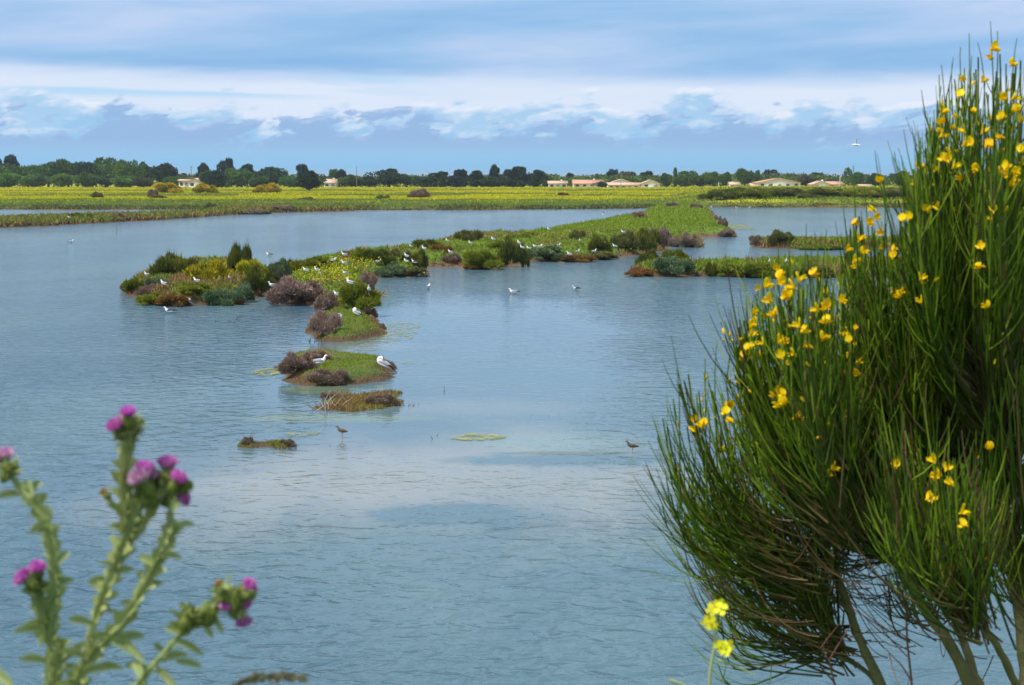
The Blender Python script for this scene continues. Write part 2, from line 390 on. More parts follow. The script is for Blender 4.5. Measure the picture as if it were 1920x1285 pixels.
# ------------------------------------------------------------------ terrain
TERR = []     # (x0, y0, res, Z)
def height(x, y):
    h = -.3
    for (x0, y0, r, Z) in TERR:
        i = (x-x0)/r; j = (y-y0)/r
        if 0 <= i < Z.shape[1]-1 and 0 <= j < Z.shape[0]-1:
            a, b = int(i), int(j); u, v = i-a, j-b
            z = (Z[b, a]*(1-u)+Z[b, a+1]*u)*(1-v)+(Z[b+1, a]*(1-u)+Z[b+1, a+1]*u)*v
            h = max(h, z)
    return h
def ground_at(px, py):
    z = 0.
    for _ in range(12):
        p = at(px, py, z); z = .5*z+.5*max(0, height(p[0], p[1]))
    return at(px, py, z)
def pathD(poly, X, Y):
    """signed distance to closed polygon, positive inside"""
    d = np.full(X.shape, 1e9); ins = np.zeros(X.shape, bool); n = len(poly)
    for i in range(n):
        a = poly[i]; b = poly[(i+1) % n]; e = b-a; L = e@e+1e-12
        t = np.clip(((X-a[0])*e[0]+(Y-a[1])*e[1])/L, 0, 1)
        d = np.minimum(d, np.hypot(X-a[0]-t*e[0], Y-a[1]-t*e[1]))
        c = ((a[1] > Y) != (b[1] > Y)) & (X < (b[0]-a[0])*(Y-a[1])/(b[1]-a[1]+1e-12)+a[0]); ins ^= c
    return np.where(ins, d, -d)
def make_ground_mat(name, mud, soil, green, zmud=.16):
    m, gg, out = mat_new(name)
    pos = gg.n('ShaderNodeNewGeometry').outputs['Position']; z = gg.sep(pos)[2]
    n = gg.noise(pos, .9, 6, .6, .3); n2 = gg.noise(pos, 6., 4, .6)
    top = gg.mix(gg.ss(n, .4, .62), soil, green)
    zz = gg.m('ADD', z, gg.m('MULTIPLY', gg.m('SUBTRACT', n2, .5), .15))
    c = gg.mix(gg.ss(zz, zmud*.6, zmud*1.5), mud, top)
    c = gg.mix(gg.m('MULTIPLY', n2, .5), c, gg.vm('MULTIPLY', c, (.55, .55, .55)))
    pbr(gg, out, c, .85, .2, bump(gg, n2, .12)); return m
M['islet'] = make_ground_mat('islet_soil', (.105,.07,.042), (.13,.13,.04), (.08,.13,.025))
M['turf'] = make_ground_mat('causeway_turf', (.16,.10,.06), (.10,.16,.02), (.13,.21,.022), .3)
def terrain(name, poly_px, h, edge, res, mat, rag=.5, ragf=.6, lump=.12, seed=1, hfun=None, lfun=None):
    P = np.array([at(x, y)[:2] for x, y in poly_px])
    x0, y0 = P.min(0)-2.5; x1, y1 = P.max(0)+2.5
    nx = int((x1-x0)/res)+2; ny = int((y1-y0)/res)+2
    X, Y = np.meshgrid(x0+np.arange(nx)*res, y0+np.arange(ny)*res)
    sd = pathD(P, X, Y)+(fbm(X*ragf, Y*ragf, seed, 4)-.5)*rag*2
    hh = h if hfun is None else hfun(X, Y)
    Z = np.where(sd > 0, hh*sstep(0, edge, sd)**.7+(fbm(X*.9, Y*.9, seed+9, 4)-.42)*lump*(1 if lfun is None else lfun(X, Y))*sstep(0, edge*.6, sd), np.maximum(sd*.25, -.6))
    Z = Z+np.where(sd > 0, (fbm(X*3.1, Y*2.2, seed+19, 3)-.45)*min(lump, .3)*.9*sstep(0, edge*.4, sd), 0)
    keep = (Z > -.4); idx = -np.ones(Z.shape, int)
    f = keep[:-1, :-1] & keep[1:, :-1] & keep[:-1, 1:] & keep[1:, 1:]
    use = np.zeros(Z.shape, bool); use[:-1, :-1] |= f; use[1:, :-1] |= f; use[:-1, 1:] |= f; use[1:, 1:] |= f
    idx[use] = np.arange(use.sum())
    V = np.stack([X[use], Y[use], Z[use]], 1)
    Q = np.stack([idx[:-1, :-1][f], idx[:-1, 1:][f], idx[1:, 1:][f], idx[1:, :-1][f]], 1)
    o = tag(link(name, mesh_np(name, V, Q, mat, smooth=True)), kind='structure')
    TERR.append((x0, y0, res, Z))
    return dict(X=X, Y=Y, Z=Z, sd=sd, res=res, o=o)

A = terrain('islet', [(228,541),(240,552),(262,566),(300,573),(350,574),(400,573),(450,569),(480,563),(505,556),(520,530),(520,512),(430,508),(330,510),(270,522)], .6, 1.8, .2, M['islet'], .6, .5, .85, 3)
B = terrain('causeway', [(505,560),(520,568),(560,571),(600,573),(625,582),(660,583),(700,580),(706,560),(703,535),(706,521),(740,520),(795,518),(800,502),(862,500),(872,505),(905,505),(985,498),(992,492),(1038,490),(1050,493),(1090,491),(1180,481),(1252,470),(1262,452),(1300,445),(1378,444),(1376,436),(1356,428),(1340,412),(1334,398),(1318,388),(1240,386),(1215,398),(1190,411),(1110,428),(1040,440),(950,452),(860,452),(790,467),(740,476),(640,490),(590,500),(540,503),(505,520)],
   .8, 2.4, .4, M['turf'], .9, .35, .9, 11, hfun=lambda X, Y: .65+.45*sstep(110, 170, Y), lfun=lambda X, Y: 1-.85*sstep(125, 150, Y))
D_ = terrain('islet', [(574,617),(582,633),(612,641),(650,642),(690,637),(722,629),(718,606),(704,592),(702,578),(640,578),(618,588),(590,598)], .32, 1.0, .12, M['islet'], .35, 1.1, .22, 21)
E_ = terrain('islet', [(521,692),(531,714),(560,723),(620,724),(680,720),(735,710),(743,692),(735,679),(690,672),(640,668),(600,664),(560,668),(530,677)], .25, .8, .1, M['islet'], .34, 1.4, .20, 31)
F_ = terrain('mud_islet', [(582,769),(622,768),(662,772),(720,766),(748,757),(742,738),(700,739),(668,744),(640,738),(605,745),(618,757)], .05, .6, .06, M['islet'], .30, 1.9, .09, 41)
G_ = terrain('mud_islet', [(449,838),(470,842),(500,838),(530,842),(552,838),(550,830),(520,831),(490,832),(470,830),(450,829)], .10, .25, .05, M['islet'], .1, 2.5, .03, 51)
H_ = terrain('islet', [(1174,511),(1190,518),(1260,520),(1330,519),(1450,521),(1600,522),(1760,522),(1900,520),(1900,500),(1700,498),(1600,498),(1480,498),(1400,501),(1300,503),(1210,501)], .5, 1.8, .25, M['islet'], .6, .5, .15, 61)
I_ = terrain('islet', [(1408,463),(1430,466),(1500,467),(1600,467),(1800,467),(1800,457),(1600,457),(1500,456),(1412,455)], .4, 1.6, .4, M['islet'], .6, .4, .12, 71)
J_ = terrain('islet', [(1255,462),(1285,464),(1316,464),(1316,452),(1290,448),(1262,452)], .3, 1.2, .3, M['islet'], .4, .5, .1, 81)
K_ = terrain('spit', [(-300,436),(0,428),(100,424),(200,418),(300,413),(400,406),(480,401),(560,398),(640,397),(700,393),(600,391),(480,391),(420,392),(375,400),(350,404),(250,407),(130,411),(0,415),(-300,419)], .45, 3.0, .7, M['islet'], 1.2, .2, .15, 91)

# far shore and plain, one sheet to the horizon
sh_px = np.array([-900, 0, 150, 370, 620, 900, 1190, 1320, 1400, 1700, 2200, 2900]); sh_y = np.array([392.5, 393, 394, 393.5, 395, 394.5, 391.5, 389, 389.5, 390, 390, 390])
sh_D = np.array([at(a, b)[1] for a, b in zip(sh_px, sh_y)])
def plain_h(X, Y):
    px = CX+F*X/np.maximum(Y, 1)*1.0
    D0 = np.interp(px, sh_px, sh_D)+(fbm(X*.05, Y*.0+3, 5, 4)-.5)*9+(fbm(X*.3, Y*.3, 6, 3)-.5)*3
    s = Y-D0
    left = .5*sstep(0, 5, s)+.5*sstep(12, 50, s)+.35*sstep(60, 110, s)+.3*sstep(190, 240, s)
    right = 1.5*sstep(0, 10, s)+1.3*sstep(8, 34, s)-.9*sstep(60, 160, s)
    k = sstep(1230, 1420, px+(fbm(X*.04, Y*.02, 8, 3)-.5)*120)
    z = left*(1-k)+right*k
    z = z+(fbm(X*.12, Y*.08, 9, 4)-.5)*.4*sstep(3, 20, s)*(1-.85*sstep(360, 450, Y))
    z = z*(1-sstep(560, 620, Y))+1.25*sstep(560, 620, Y)
    return np.where(s > 0, z, np.maximum(s*.15, -.8)), s, px
rows = np.concatenate([np.arange(238, 330, .8), np.arange(330, 620, 2.), np.geomspace(622, 9000, 60)])
us = np.linspace(-.72, .72, 700)
X = rows[:, None]*us[None]; Y = np.repeat(rows[:, None], len(us), 1)
Z, S_, PX = plain_h(X, Y)
nr, nc_ = X.shape
idx = np.arange(nr*nc_).reshape(nr, nc_); fm = ((Z[:-1, :-1] > -.79) | (Z[1:, 1:] > -.79))
Q = np.stack([idx[:-1, :-1], idx[:-1, 1:], idx[1:, 1:], idx[1:, :-1]], -1)[fm]
def plain_mat():
    m, gg, out = mat_new('flowering_plain')
    pos = gg.n('ShaderNodeNewGeometry').outputs['Position']; z = gg.sep(pos)[2]
    n = gg.noise(gg.vm('MULTIPLY', pos, (.3, .8, 1.)), .12, 5, .6, .4); n2 = gg.noise(pos, 1.2, 4, .6)
    top = gg.mix(gg.ss(n, .38, .62), (.20,.23,.015), (.42,.36,.008))
    c = gg.mix(gg.ss(gg.m('ADD', z, gg.m('MULTIPLY', n2, .3)), .3, .65), (.12,.085,.045), gg.mix(gg.ss(z, .7, 1.2), (.11,.15,.03), top))
    pbr(gg, out, c, .9, .1); return m
M['plain'] = plain_mat()
Vp = np.stack([X.ravel(), Y.ravel(), Z.ravel()], 1)
tag(link('field', mesh_np('field', Vp, Q, M['plain'], smooth=True)), kind='structure')
def plain_z(x, y): return float(plain_h(np.array([x]), np.array([y]))[0][0])

# near bank under the camera, below the frame
ys = np.linspace(-12, 16.5, 60); xs = np.linspace(-30, 30, 90); X, Y = np.meshgrid(xs, ys)
def bank_h(X, Y): return 4.35-4.9*sstep(1.5, 15.5, Y)+(fbm(X*.7, Y*.7, 77, 4)-.5)*.25
Zb = bank_h(X, Y); idx = np.arange(X.size).reshape(X.shape)
Q = np.stack([idx[:-1, :-1], idx[:-1, 1:], idx[1:, 1:], idx[1:, :-1]], -1).reshape(-1, 4)
tag(link('embankment', mesh_np('embankment', np.stack([X.ravel(), Y.ravel(), Zb.ravel()], 1), Q, make_ground_mat('bank_turf', (.14,.1,.06), (.1,.12,.03), (.07,.13,.02)), smooth=True)), kind='structure')

# ------------------------------------------------------------------ low cover on the islets
def cover_mesh(name, T, n, L, Wd, tonefn, minsd=.15, lean=.5, label=None, mat='cover', cat='ground cover', oname='ground_cover', zmin=.05):
    X, Y, Z, sd = T['X'], T['Y'], T['Z'], T['sd']
    ok = np.argwhere((sd > minsd) & (Z > zmin))
    # nearer cells first in weight so that the density looks even in the picture
    yy = Y[ok[:, 0], ok[:, 1]]; w = (1/yy**1.6); w /= w.sum()
    pick = ok[rng.choice(len(ok), n, p=w)]
    j = rng.random((n, 2))-.5
    P = np.stack([X[pick[:, 0], pick[:, 1]]+j[:, 0]*T['res'], Y[pick[:, 0], pick[:, 1]]+j[:, 1]*T['res'], Z[pick[:, 0], pick[:, 1]]-.03], 1)
    D = unit(np.concatenate([rng.normal(0, lean, (n, 2)), np.ones((n, 1))], 1)); S = unit(np.stack([np.ones(n), rng.normal(0, .5, n), np.zeros(n)], 1))
    clump = fbm(P[:, 0]*1.3, P[:, 1]*1.3, 5, 3)
    sc = (P[:, 1]/60)**.45
    Ls = L*(.5+rng.random(n))*(.5+1.1*clump)*sc; Ws = Wd*(.6+.8*rng.random(n))*sc
    V, Q = quads(P, D, S, Ls, Ws, .35)
    tn = np.clip(tonefn(P, T)+rng.normal(0, .05, n), 0, 1)
    me = mesh_np(name, V, Q, M[mat], np.repeat(tn, 4)); o = link(oname, me)
    tag(o, label, cat, kind='stuff'); return o
def sdat(T, P):
    i = np.clip(((P[:, 0]-T['X'][0, 0])/T['res']).astype(int), 0, T['sd'].shape[1]-1); j = np.clip(((P[:, 1]-T['Y'][0, 0])/T['res']).astype(int), 0, T['sd'].shape[0]-1)
    return T['sd'][j, i]
def pxof(P):
    X = P[:, 0]; Yc = P[:, 1]; Zc = P[:, 2]-H
    dep = Yc*math.cos(TH)-Zc*math.sin(TH); up = Yc*math.sin(TH)+Zc*math.cos(TH)
    return CX+F*X/dep, CY-F*up/dep
def toneA(P, T):
    n = fbm(P[:, 0]*.55, P[:, 1]*.4, 33, 3); s = sdat(T, P)
    t = .24+.42*sstep(.30, .52, n)
    return t*sstep(.1, .9, s)+.08*(1-sstep(.1, .9, s))
def toneB(P, T):
    x, y = pxof(P); n = fbm(P[:, 0]*.3, P[:, 1]*.2, 34, 3); s = sdat(T, P)
    lawn = sstep(128, 150, P[:, 1]+(n-.5)*25)
    t = (.26+.42*sstep(.3, .55, n))*(1-lawn)+(.66+.08*n)*lawn
    e = sstep(.2, 1.2, s+lawn*.3)
    return t*e+(.05+.1*n)*(1-e)
def toneLawn(P, T):
    n = fbm(P[:, 0]*1.2, P[:, 1]*.9, 35, 3); s = sdat(T, P)
    e = sstep(.30, .85, s+(n-.5)*1.1); return (.50+.26*n)*e+(.06+.25*n)*(1-e)
cover_mesh('cover_a', A, 26000, .22, .05, toneA, label='green and rusty low plants over the large knoll at the causeway end')
cover_mesh('cover_b', B, 90000, .16, .06, toneB, .2, label='grass and low plants covering the long causeway')
cover_mesh('cover_d', D_, 16000, .08, .028, toneLawn, .08, label='short bright turf on the islet just before the causeway tip')
cover_mesh('cover_e', E_, 16000, .07, .022, toneLawn, .06, label='short green turf on the islet with the preening gull', oname='turf', cat='grass')
cover_mesh('cover_g', G_, 4000, .06, .02, lambda P, T: np.full(len(P), .66)+0*P[:, 0], .0, label='bright green slime weed on the smallest nearest islet', oname='weed', cat='weed', zmin=.01)
cover_mesh('cover_f', F_, 7000, .13, .03, lambda P, T: .06+.36*fbm(P[:, 0]*1.8, P[:, 1]*1.2, 81, 3), .0, label='brown debris on the bare mud islet', oname='debris', cat='debris', zmin=.0)
cover_mesh('cover_h', H_, 16000, .25, .06, toneA, label='green low plants along the long islet behind the broom')
cover_mesh('cover_i', I_, 9000, .25, .09, toneA, label='green low plants on the thin far islet behind the broom')
cover_mesh('cover_j', J_, 3000, .22, .08, toneA, label='green low plants on the small far islet beside the causeway')
cover_mesh('cover_k', K_, 40000, .28, .14, lambda P, T: np.where(sdat(T, P) < .9, .05, .22+.38*fbm(P[:, 0]*.2, P[:, 1]*.2, 4, 3)), .2, label='pale green grass along the thin spit on the far water')

# yellow wild flowers on the causeway head
def flower_patch(name, spots, label, n_per, T):
    mb = MB()
    for (px, py, rx, ry) in spots:
        n = int(n_per*rx*ry/900)
        a = rng.random(n)*2*math.pi; r = np.sqrt(rng.random(n)); xs = px+np.cos(a)*r*rx; ys_ = py+np.sin(a)*r*ry
        P = []
        for x, y in zip(xs, ys_):
            p = ground_at(x, y); p[2] += .02; P.append(p)
        P = np.array(P); D = unit(np.stack([rng.normal(0, .25, n), rng.normal(0, .25, n), np.ones(n)], 1)); S = unit(rng.normal(0, 1, (n, 3))*[1, 1, .1])
        hgt = .18+.32*rng.random(n)*(1.2*fbm(P[:, 0]*.8, P[:, 1]*.8, 3, 3)+.4)
        V, Q = quads(P, D, S, hgt, np.full(n, .05), .5); mb.add(V, Q, None, np.repeat(rng.uniform(.42, .66, n), 4))
        for k in range(2):
            m_ = rng.random(n) < .75
            tp = (P+D*hgt[:, None])[m_]+rng.normal(0, .05, (m_.sum(), 3)); D2 = unit(rng.normal(0, 1, tp.shape)+[0, -.3, .6]); 
            V, Q = quads(tp-D2*.03, D2, sides_of(D2, len(tp)), np.full(len(tp), .075), np.full(len(tp), .06)); mb.add(V, Q, None, np.repeat(rng.uniform(.88, 1, len(tp)), 4))
    tag(link('wildflowers', mb.mesh(name, M['cover'])), label, 'wildflowers', kind='stuff')
flower_patch('wild_a', [(655,500,45,18),(600,522,50,14),(690,492,30,10),(640,530,25,10)], 'dense yellow wild flowers covering the causeway head behind the brown bushes', 620, B)
flower_patch('wild_b', [(395,520,50,16),(452,516,34,14),(345,514,35,12)], 'yellow wild flowers on the knoll between its dark bushes', 480, A)
flower_patch('wild_c', [(1055,447,28,7),(1015,450,14,6),(800,470,22,6)], 'thin yellow flower patches part way along the causeway', 260, B)

# plants of the far field
def field_plants():
    n = 330000
    px = rng.uniform(-60, 1800, n); py = rng.uniform(352, 396, n)
    zz = 1.4; P = np.array([(x, y) for x, y in zip(px, py)])
    r0 = (P[:, 0]-CX); u = (CY-P[:, 1]); dz = u*math.cos(TH)-F*math.sin(TH); dy = u*math.sin(TH)+F*math.cos(TH)
    t = (1.1-H)/dz; X_ = r0*t; Y_ = dy*t
    z, s, pxx = plain_h(X_, Y_); ok = (s > 1.) & (Y_ < 560)
    X_, Y_, z, s, pxx = [a[ok] for a in (X_, Y_, z, s, pxx)]; n = len(X_)
    right = sstep(1200, 1400, pxx)
    band = fbm(X_*.010, Y_*.055, 61, 4); patch = fbm(X_*.05, Y_*.05, 62, 4)
    yprob = sstep(.40, .56, band*.6+patch*.4+.03)*sstep(26, 60, s)*(1-.75*right)
    yprob = np.maximum(yprob, sstep(200, 250, s+(band-.5)*40)*.95*(1-right*.2)); yprob = np.maximum(yprob, .85*sstep(50, 70, s)*(1-sstep(95, 120, s))*(1-right)*sstep(.42, .5, patch))
    yel = rng.random(n) < yprob*.95
    Hh = (.2+.22*sstep(20, 50, s))*(.6+.8*rng.random(n))*(.6+.8*patch)+.6*right*sstep(3, 10, s)*rng.random(n)*(fbm(X_*.25, Y_*.2, 64, 3) > .5)
    P = np.stack([X_, Y_, z-.08], 1)
    D = unit(np.stack([rng.normal(0, .35, n), rng.normal(0, .35, n), np.ones(n)], 1)); Sd = unit(np.stack([np.ones(n), rng.normal(0, .6, n), np.zeros(n)], 1))
    V, Q = quads(P, D, Sd, Hh, (.16+.14*rng.random(n))*Y_/330, .65)
    tn = np.where(yel, rng.uniform(.78, .90, n), np.clip((.46+.3*(patch-.5)+rng.normal(0, .07, n)+.08*(1-right))*(1-.8*yprob)+.70*.8*yprob, .2, .8))
    shore = s < 4.5; tn = np.where(shore & (rng.random(n) < .7), rng.uniform(0, .2, n), tn)
    mid = (s > 7) & (s < 28); tn = np.where(mid, np.clip(.42+.3*(patch-.3), .2, .7), tn)
    me = mesh_np('field_plants', V, Q, M['fieldcov'], np.repeat(tn, 4)); tag(link('flower_field', me), 'bands of yellow flowering plants and green stalks across the far plain', 'flower field', kind='stuff')
field_plants()

# ------------------------------------------------------------------ shrubs
def shrub_mesh(name, n, kind, seed):
    r = np.random.default_rng(seed)
    # lumpy dome of unit radius and unit height
    nl = {'dome': 16, 'spiky': 16, 'mound': 14}[kind]
    th = r.random(nl)*2*math.pi; rr = np.sqrt(r.random(nl))*.8
    hz = r.uniform(.10, .78 if kind != 'mound' else .6, nl)*(1-rr**2*.7); cen = np.stack([np.cos(th)*rr, np.sin(th)*rr, hz], 1)
    rad = r.uniform(.15, .34, nl); cen[0] = (0, 0, .30); rad[0] = .42; cen[1] = (-.4, 0, .22); cen[2] = (.42, .05, .2); rad[1:3] = .34
    pw = rad**1.6; pw /= pw.sum(); k = r.choice(nl, n, p=pw)
    d = unit(r.normal(size=(n, 3))); d[:, 2] = np.where(d[:, 2] < -.2, -d[:, 2], d[:, 2])
    fr = 1-.5*r.random(n)**2
    P = cen[k]+d*(rad[k]*fr)[:, None]; P[:, 2] = np.maximum(P[:, 2], 0)
    upw = {'dome': .8, 'spiky': 2.0, 'mound': .6}[kind]
    D = unit(d+np.array([0, 0, upw])+r.normal(0, .45, (n, 3)))
    Ls = {'dome': .13, 'spiky': .19, 'mound': .12}[kind]*(.4+r.random(n)+.9*(r.random(n) > .95)); Ws = {'dome': .026, 'spiky': .030, 'mound': .036}[kind]*(.6+.8*r.random(n))
    S = unit(np.cross(D, unit(r.normal(size=(n, 3)))))
    V, Q = quads(P-D*.05, D, S, Ls, Ws, .45)
    V[:, 2] = V[:, 2]/np.percentile(V[:, 2], 98.5); V[:, :2] *= .92/np.percentile(np.abs(V[:, 0]), 97)
    ln = r.random(nl)*.3
    tn = np.clip(.35+ln[k]+r.normal(0, .16, n)+.1*(P[:, 2]-.4), 0, 1)
    me = mesh_np(name, V, Q, M['green'], np.repeat(tn, 4)); return me
SH = {k: [shrub_mesh('shrub_'+k, {'dome': 14000, 'spiky': 9000, 'mound': 9000}[k], k, 100+i) for i in range(4)] for k in ('dome', 'spiky', 'mound')}
shrub_i = 0
def shrub(px, py, w, h, kind, mat, label, name='shrub', dep=.8, group=None, flat=False):
    global shrub_i
    p = ground_at(px, py) if not flat else at(px, py, .05)
    s = F/p[1]; o = link(name, SH[kind][shrub_i % 4], None, None, M[mat]); shrub_i += 1
    rx = w/2/s/.92; o.scale = (rx, rx*dep, h/s); o.location = (p[0], p[1]+rx*dep*.55, height(p[0], p[1]+rx*dep*.3)-.06 if not flat else 0)
    o.location.z = max(o.location.z, -.05)
    o.rotation_euler.z = (shrub_i*37 % 7-3)*.12
    tag(o, label, 'bush', group); return o
SHR = [
 # knoll
 (328,528,88,46,'spiky','dark','dark green upright bush with yellow tips, first tall bush on the knoll'),
 (380,532,92,42,'dome','yellowgreen','yellow flowering bush in the middle of the knoll top'),
 (444,522,44,58,'spiky','dark','tallest narrow dark bush on the knoll'),
 (472,530,58,46,'dome','yellowgreen','yellow flowered bush beside the tallest dark bush'),
 (484,556,58,52,'dome','dark','round dark green bush at the knoll end facing the brown bush'),
 (518,532,46,42,'dome','blue','grey-green rounded bush just behind the big brown bush'),
 (250,549,50,24,'mound','green','low green mound at the tip of the knoll'),
 (236,545,24,16,'mound','orange','small rusty mound at the very tip of the knoll'),
 (295,540,56,20,'mound','blue','grey-green mound behind the small brown bush on the knoll'),
 (275,556,38,22,'dome','brown','small brown bush near the tip of the knoll'),
 (318,556,62,24,'mound','orange','rust coloured mound on the near side of the knoll'),
 (283,572,58,22,'mound','green','green mound at the waterline of the knoll tip'),
 (412,573,74,28,'mound','blue','wide grey-green mound at the knoll waterline'),
 (452,567,44,32,'mound','blue','grey-green mound beside the round dark green bush'),
 (447,572,17,14,'mound','orange','tiny rusty tuft at the knoll waterline'),
 (365,552,60,16,'mound','green','flat green mound behind the dark backed gull'),
 # causeway head
 (550,573,114,48,'dome','brown','largest brown bush, rounded, standing at the water edge'),
 (611,582,46,32,'dome','brown','smaller brown bush beside the largest brown bush'),
 (545,520,26,32,'spiky','dark','narrow dark bush behind the largest brown bush'),
 (582,512,70,24,'mound','green','flat green bush behind the yellow flowers'),
 (615,500,22,16,'spiky','dark','tiny dark bush on the skyline of the causeway head'),
 (652,488,32,16,'mound','orange','rusty tuft at the back edge of the yellow flowers'),
 (676,492,40,26,'spiky','green','green upright bush at the back of the yellow flowers'),
 (712,493,52,24,'spiky','dark','dark green bush right behind the yellow flowers'),
 (748,492,50,24,'dome','olive','olive bush on the causeway crest before the gull group'),
 (784,507,32,36,'spiky','dark','dark upright bush beside the group of gulls at the water'),
 (685,548,34,34,'dome','greybrown','brownish bush above the gull facing the viewer'),
 (672,580,74,46,'dome','green','broad green bush at the near end of the causeway'),
 (692,592,26,16,'dome','greybrown','small dark brown bush at the islet back corner'),
 (733,520,56,22,'mound','blue','long grey-green mound above the swimming gulls'),
 (773,518,48,18,'mound','olive','olive mound at the waterline beside the swimming gulls'),
 # causeway middle
 (802,470,52,20,'spiky','dark','dark bush on the crest behind two standing gulls'),
 (826,478,40,16,'mound','orange','rusty mound between the crest bushes'),
 (843,495,40,18,'dome','greybrown','brown bush in the bay of the causeway'),
 (874,458,56,22,'spiky','olive','olive bush with spiky top on the causeway skyline'),
 (905,500,66,34,'dome','green','green bush in front of the big dark causeway bush'),
 (960,496,54,52,'spiky','dark','biggest dark bush half way along the causeway'),
 (893,505,44,12,'mound','orange','rusty low mound at the causeway waterline'),
 (935,470,40,18,'mound','green','green mound behind the biggest dark causeway bush'),
 (1022,490,76,24,'mound','blue','grey-green mound beneath the mid causeway gulls'),
 (1080,492,66,14,'mound','orange','flat rusty mound with a gull sitting on it'),
 (1120,487,70,14,'mound','olive','flat olive mound on the low mid causeway shore'),
 (1080,450,30,18,'spiky','olive','small olive bush on the causeway crest before the lawn'),
 (985,452,60,14,'mound','green','low green bush on the causeway skyline'),
 (1122,468,46,32,'dome','dark','dark bush at the near corner of the green lawn'),
 (1168,474,56,34,'dome','olive','olive bush in front of the green lawn'),
 (1208,474,50,40,'spiky','dark','dark green bush in front of the green lawn'),
 (1243,466,44,34,'spiky','greybrown','brown bush at the lawn edge beside the channel'),
 (1292,463,36,26,'dome','greybrown','reddish brown bush on the small islet beside the causeway'),
 (1285,452,16,14,'dome','dark','tiny dark tuft on the small islet beside the causeway'),
 (1268,463,26,14,'mound','olive','olive tuft at the end of the small islet'),
 (1201,411,26,14,'dome','brown','brown bush on the far left edge of the lawn'),
 (1345,418,18,14,'dome','brown','brown bush on the far corner of the lawn'),
 (1354,430,20,16,'dome','greybrown','dark brown bush on the eroded lawn edge'),
 (1364,443,28,14,'mound','brown','brown tuft at the outermost corner of the lawn'),
 (1262,390,26,10,'dome','greybrown','brown tuft where the lawn meets the far shore'),
 (1305,392,24,10,'mound','greybrown','flat brown tuft where the lawn ends at the far shore'),
 # broom side islets
 (1214,501,40,30,'spiky','dark','dark spiky bush at the tip of the long islet'),
 (1242,501,28,20,'spiky','greybrown','bare brown bush between two green ones on the long islet'),
 (1270,503,46,32,'spiky','green','green bush with upright shoots on the long islet'),
 (1260,519,76,28,'mound','blue','blue-grey mound at the waterline of the long islet'),
 (1200,518,50,14,'mound','orange','rusty low mound at the tip of the long islet'),
 (1331,519,22,26,'dome','dark','narrow green bush at the waterline of the long islet'),
 (1365,508,60,20,'mound','green','green mound behind the rusty patch on the long islet'),
 (1432,519,92,26,'mound','green','widest green mound on the long islet before the broom'),
 (1392,519,40,10,'mound','orange','rusty patch between two green mounds on the long islet'),
 (1520,519,80,22,'mound','olive','olive mound on the long islet seen through the broom'),
 (1420,462,24,20,'spiky','greybrown','spiky brown bush at the tip of the thin far islet'),
 (1465,463,56,24,'dome','olive','dark olive bush on the thin far islet'),
 (1540,465,80,10,'mound','green','flat green mound on the thin far islet'),
 # near islets
 (603,634,62,46,'dome','brown','brown bush on the islet before the causeway tip'),
 (714,618,18,12,'mound','greybrown','dark tuft on the corner of the islet before the causeway'),
 (553,704,70,38,'dome','brown','brown bush at the end of the islet with the preening gull'),
 (590,674,56,18,'dome','brown','brown bush just behind the resting gull'),
 (606,721,78,26,'dome','greybrown','grey-brown flattened bush at the near waterline of the islet'),
 (728,690,26,12,'mound','greybrown','brown tuft behind the preening gull'),
 (626,752,56,18,'mound','greybrown','flat brown bush on the mud islet with pale sticks'),
 (711,760,66,22,'dome','greybrown','brown bush at the other end of the mud islet'),
 (461,834,22,16,'spiky','greybrown','tiny dry tuft on the green slimed islet'),
 (540,836,26,14,'spiky','greybrown','sprawling dry tuft at the end of the slimed islet'),
 # thin spit and far field
 (148,411,52,11,'dome','dark','dark green bush on the thin spit'),
 (212,409,38,10,'dome','brown','brown bush on the thin spit beside the dark one'),
 (243,408,24,9,'dome','greybrown','small reddish bush on the thin spit'),
 (95,413,30,6,'mound','greybrown','flat brown tuft near the start of the thin spit'),
 (395,395,22,14,'spiky','olive','upright olive bush where the spit meets the shore'),
 (470,402,60,8,'mound','greybrown','long brown tuft on the shore end of the spit'),
 (520,397,50,8,'dome','brown','brown heather mound at the shore end of the spit'),
]
for a in SHR: shrub(*a)
def far_shrub(px, ybase, w, h, Dm, kind, mat, label, name='shrub'):
    global shrub_i
    p = atd(px, ybase, Dm); o = link(name, SH[kind][shrub_i % 4], None, None, M[mat]); shrub_i += 1
    s = F/Dm; rx = w/2/s/.92; o.scale = (rx, rx*.8, h/s*1.05); z = plain_z(p[0], Dm)
    # rest on the ground and reach the height seen
    topz = atd(px, ybase-h, Dm)[2]; o.scale[2] = max(topz-z, .8); o.location = (p[0], Dm, z-.1); tag(o, label, 'bush')
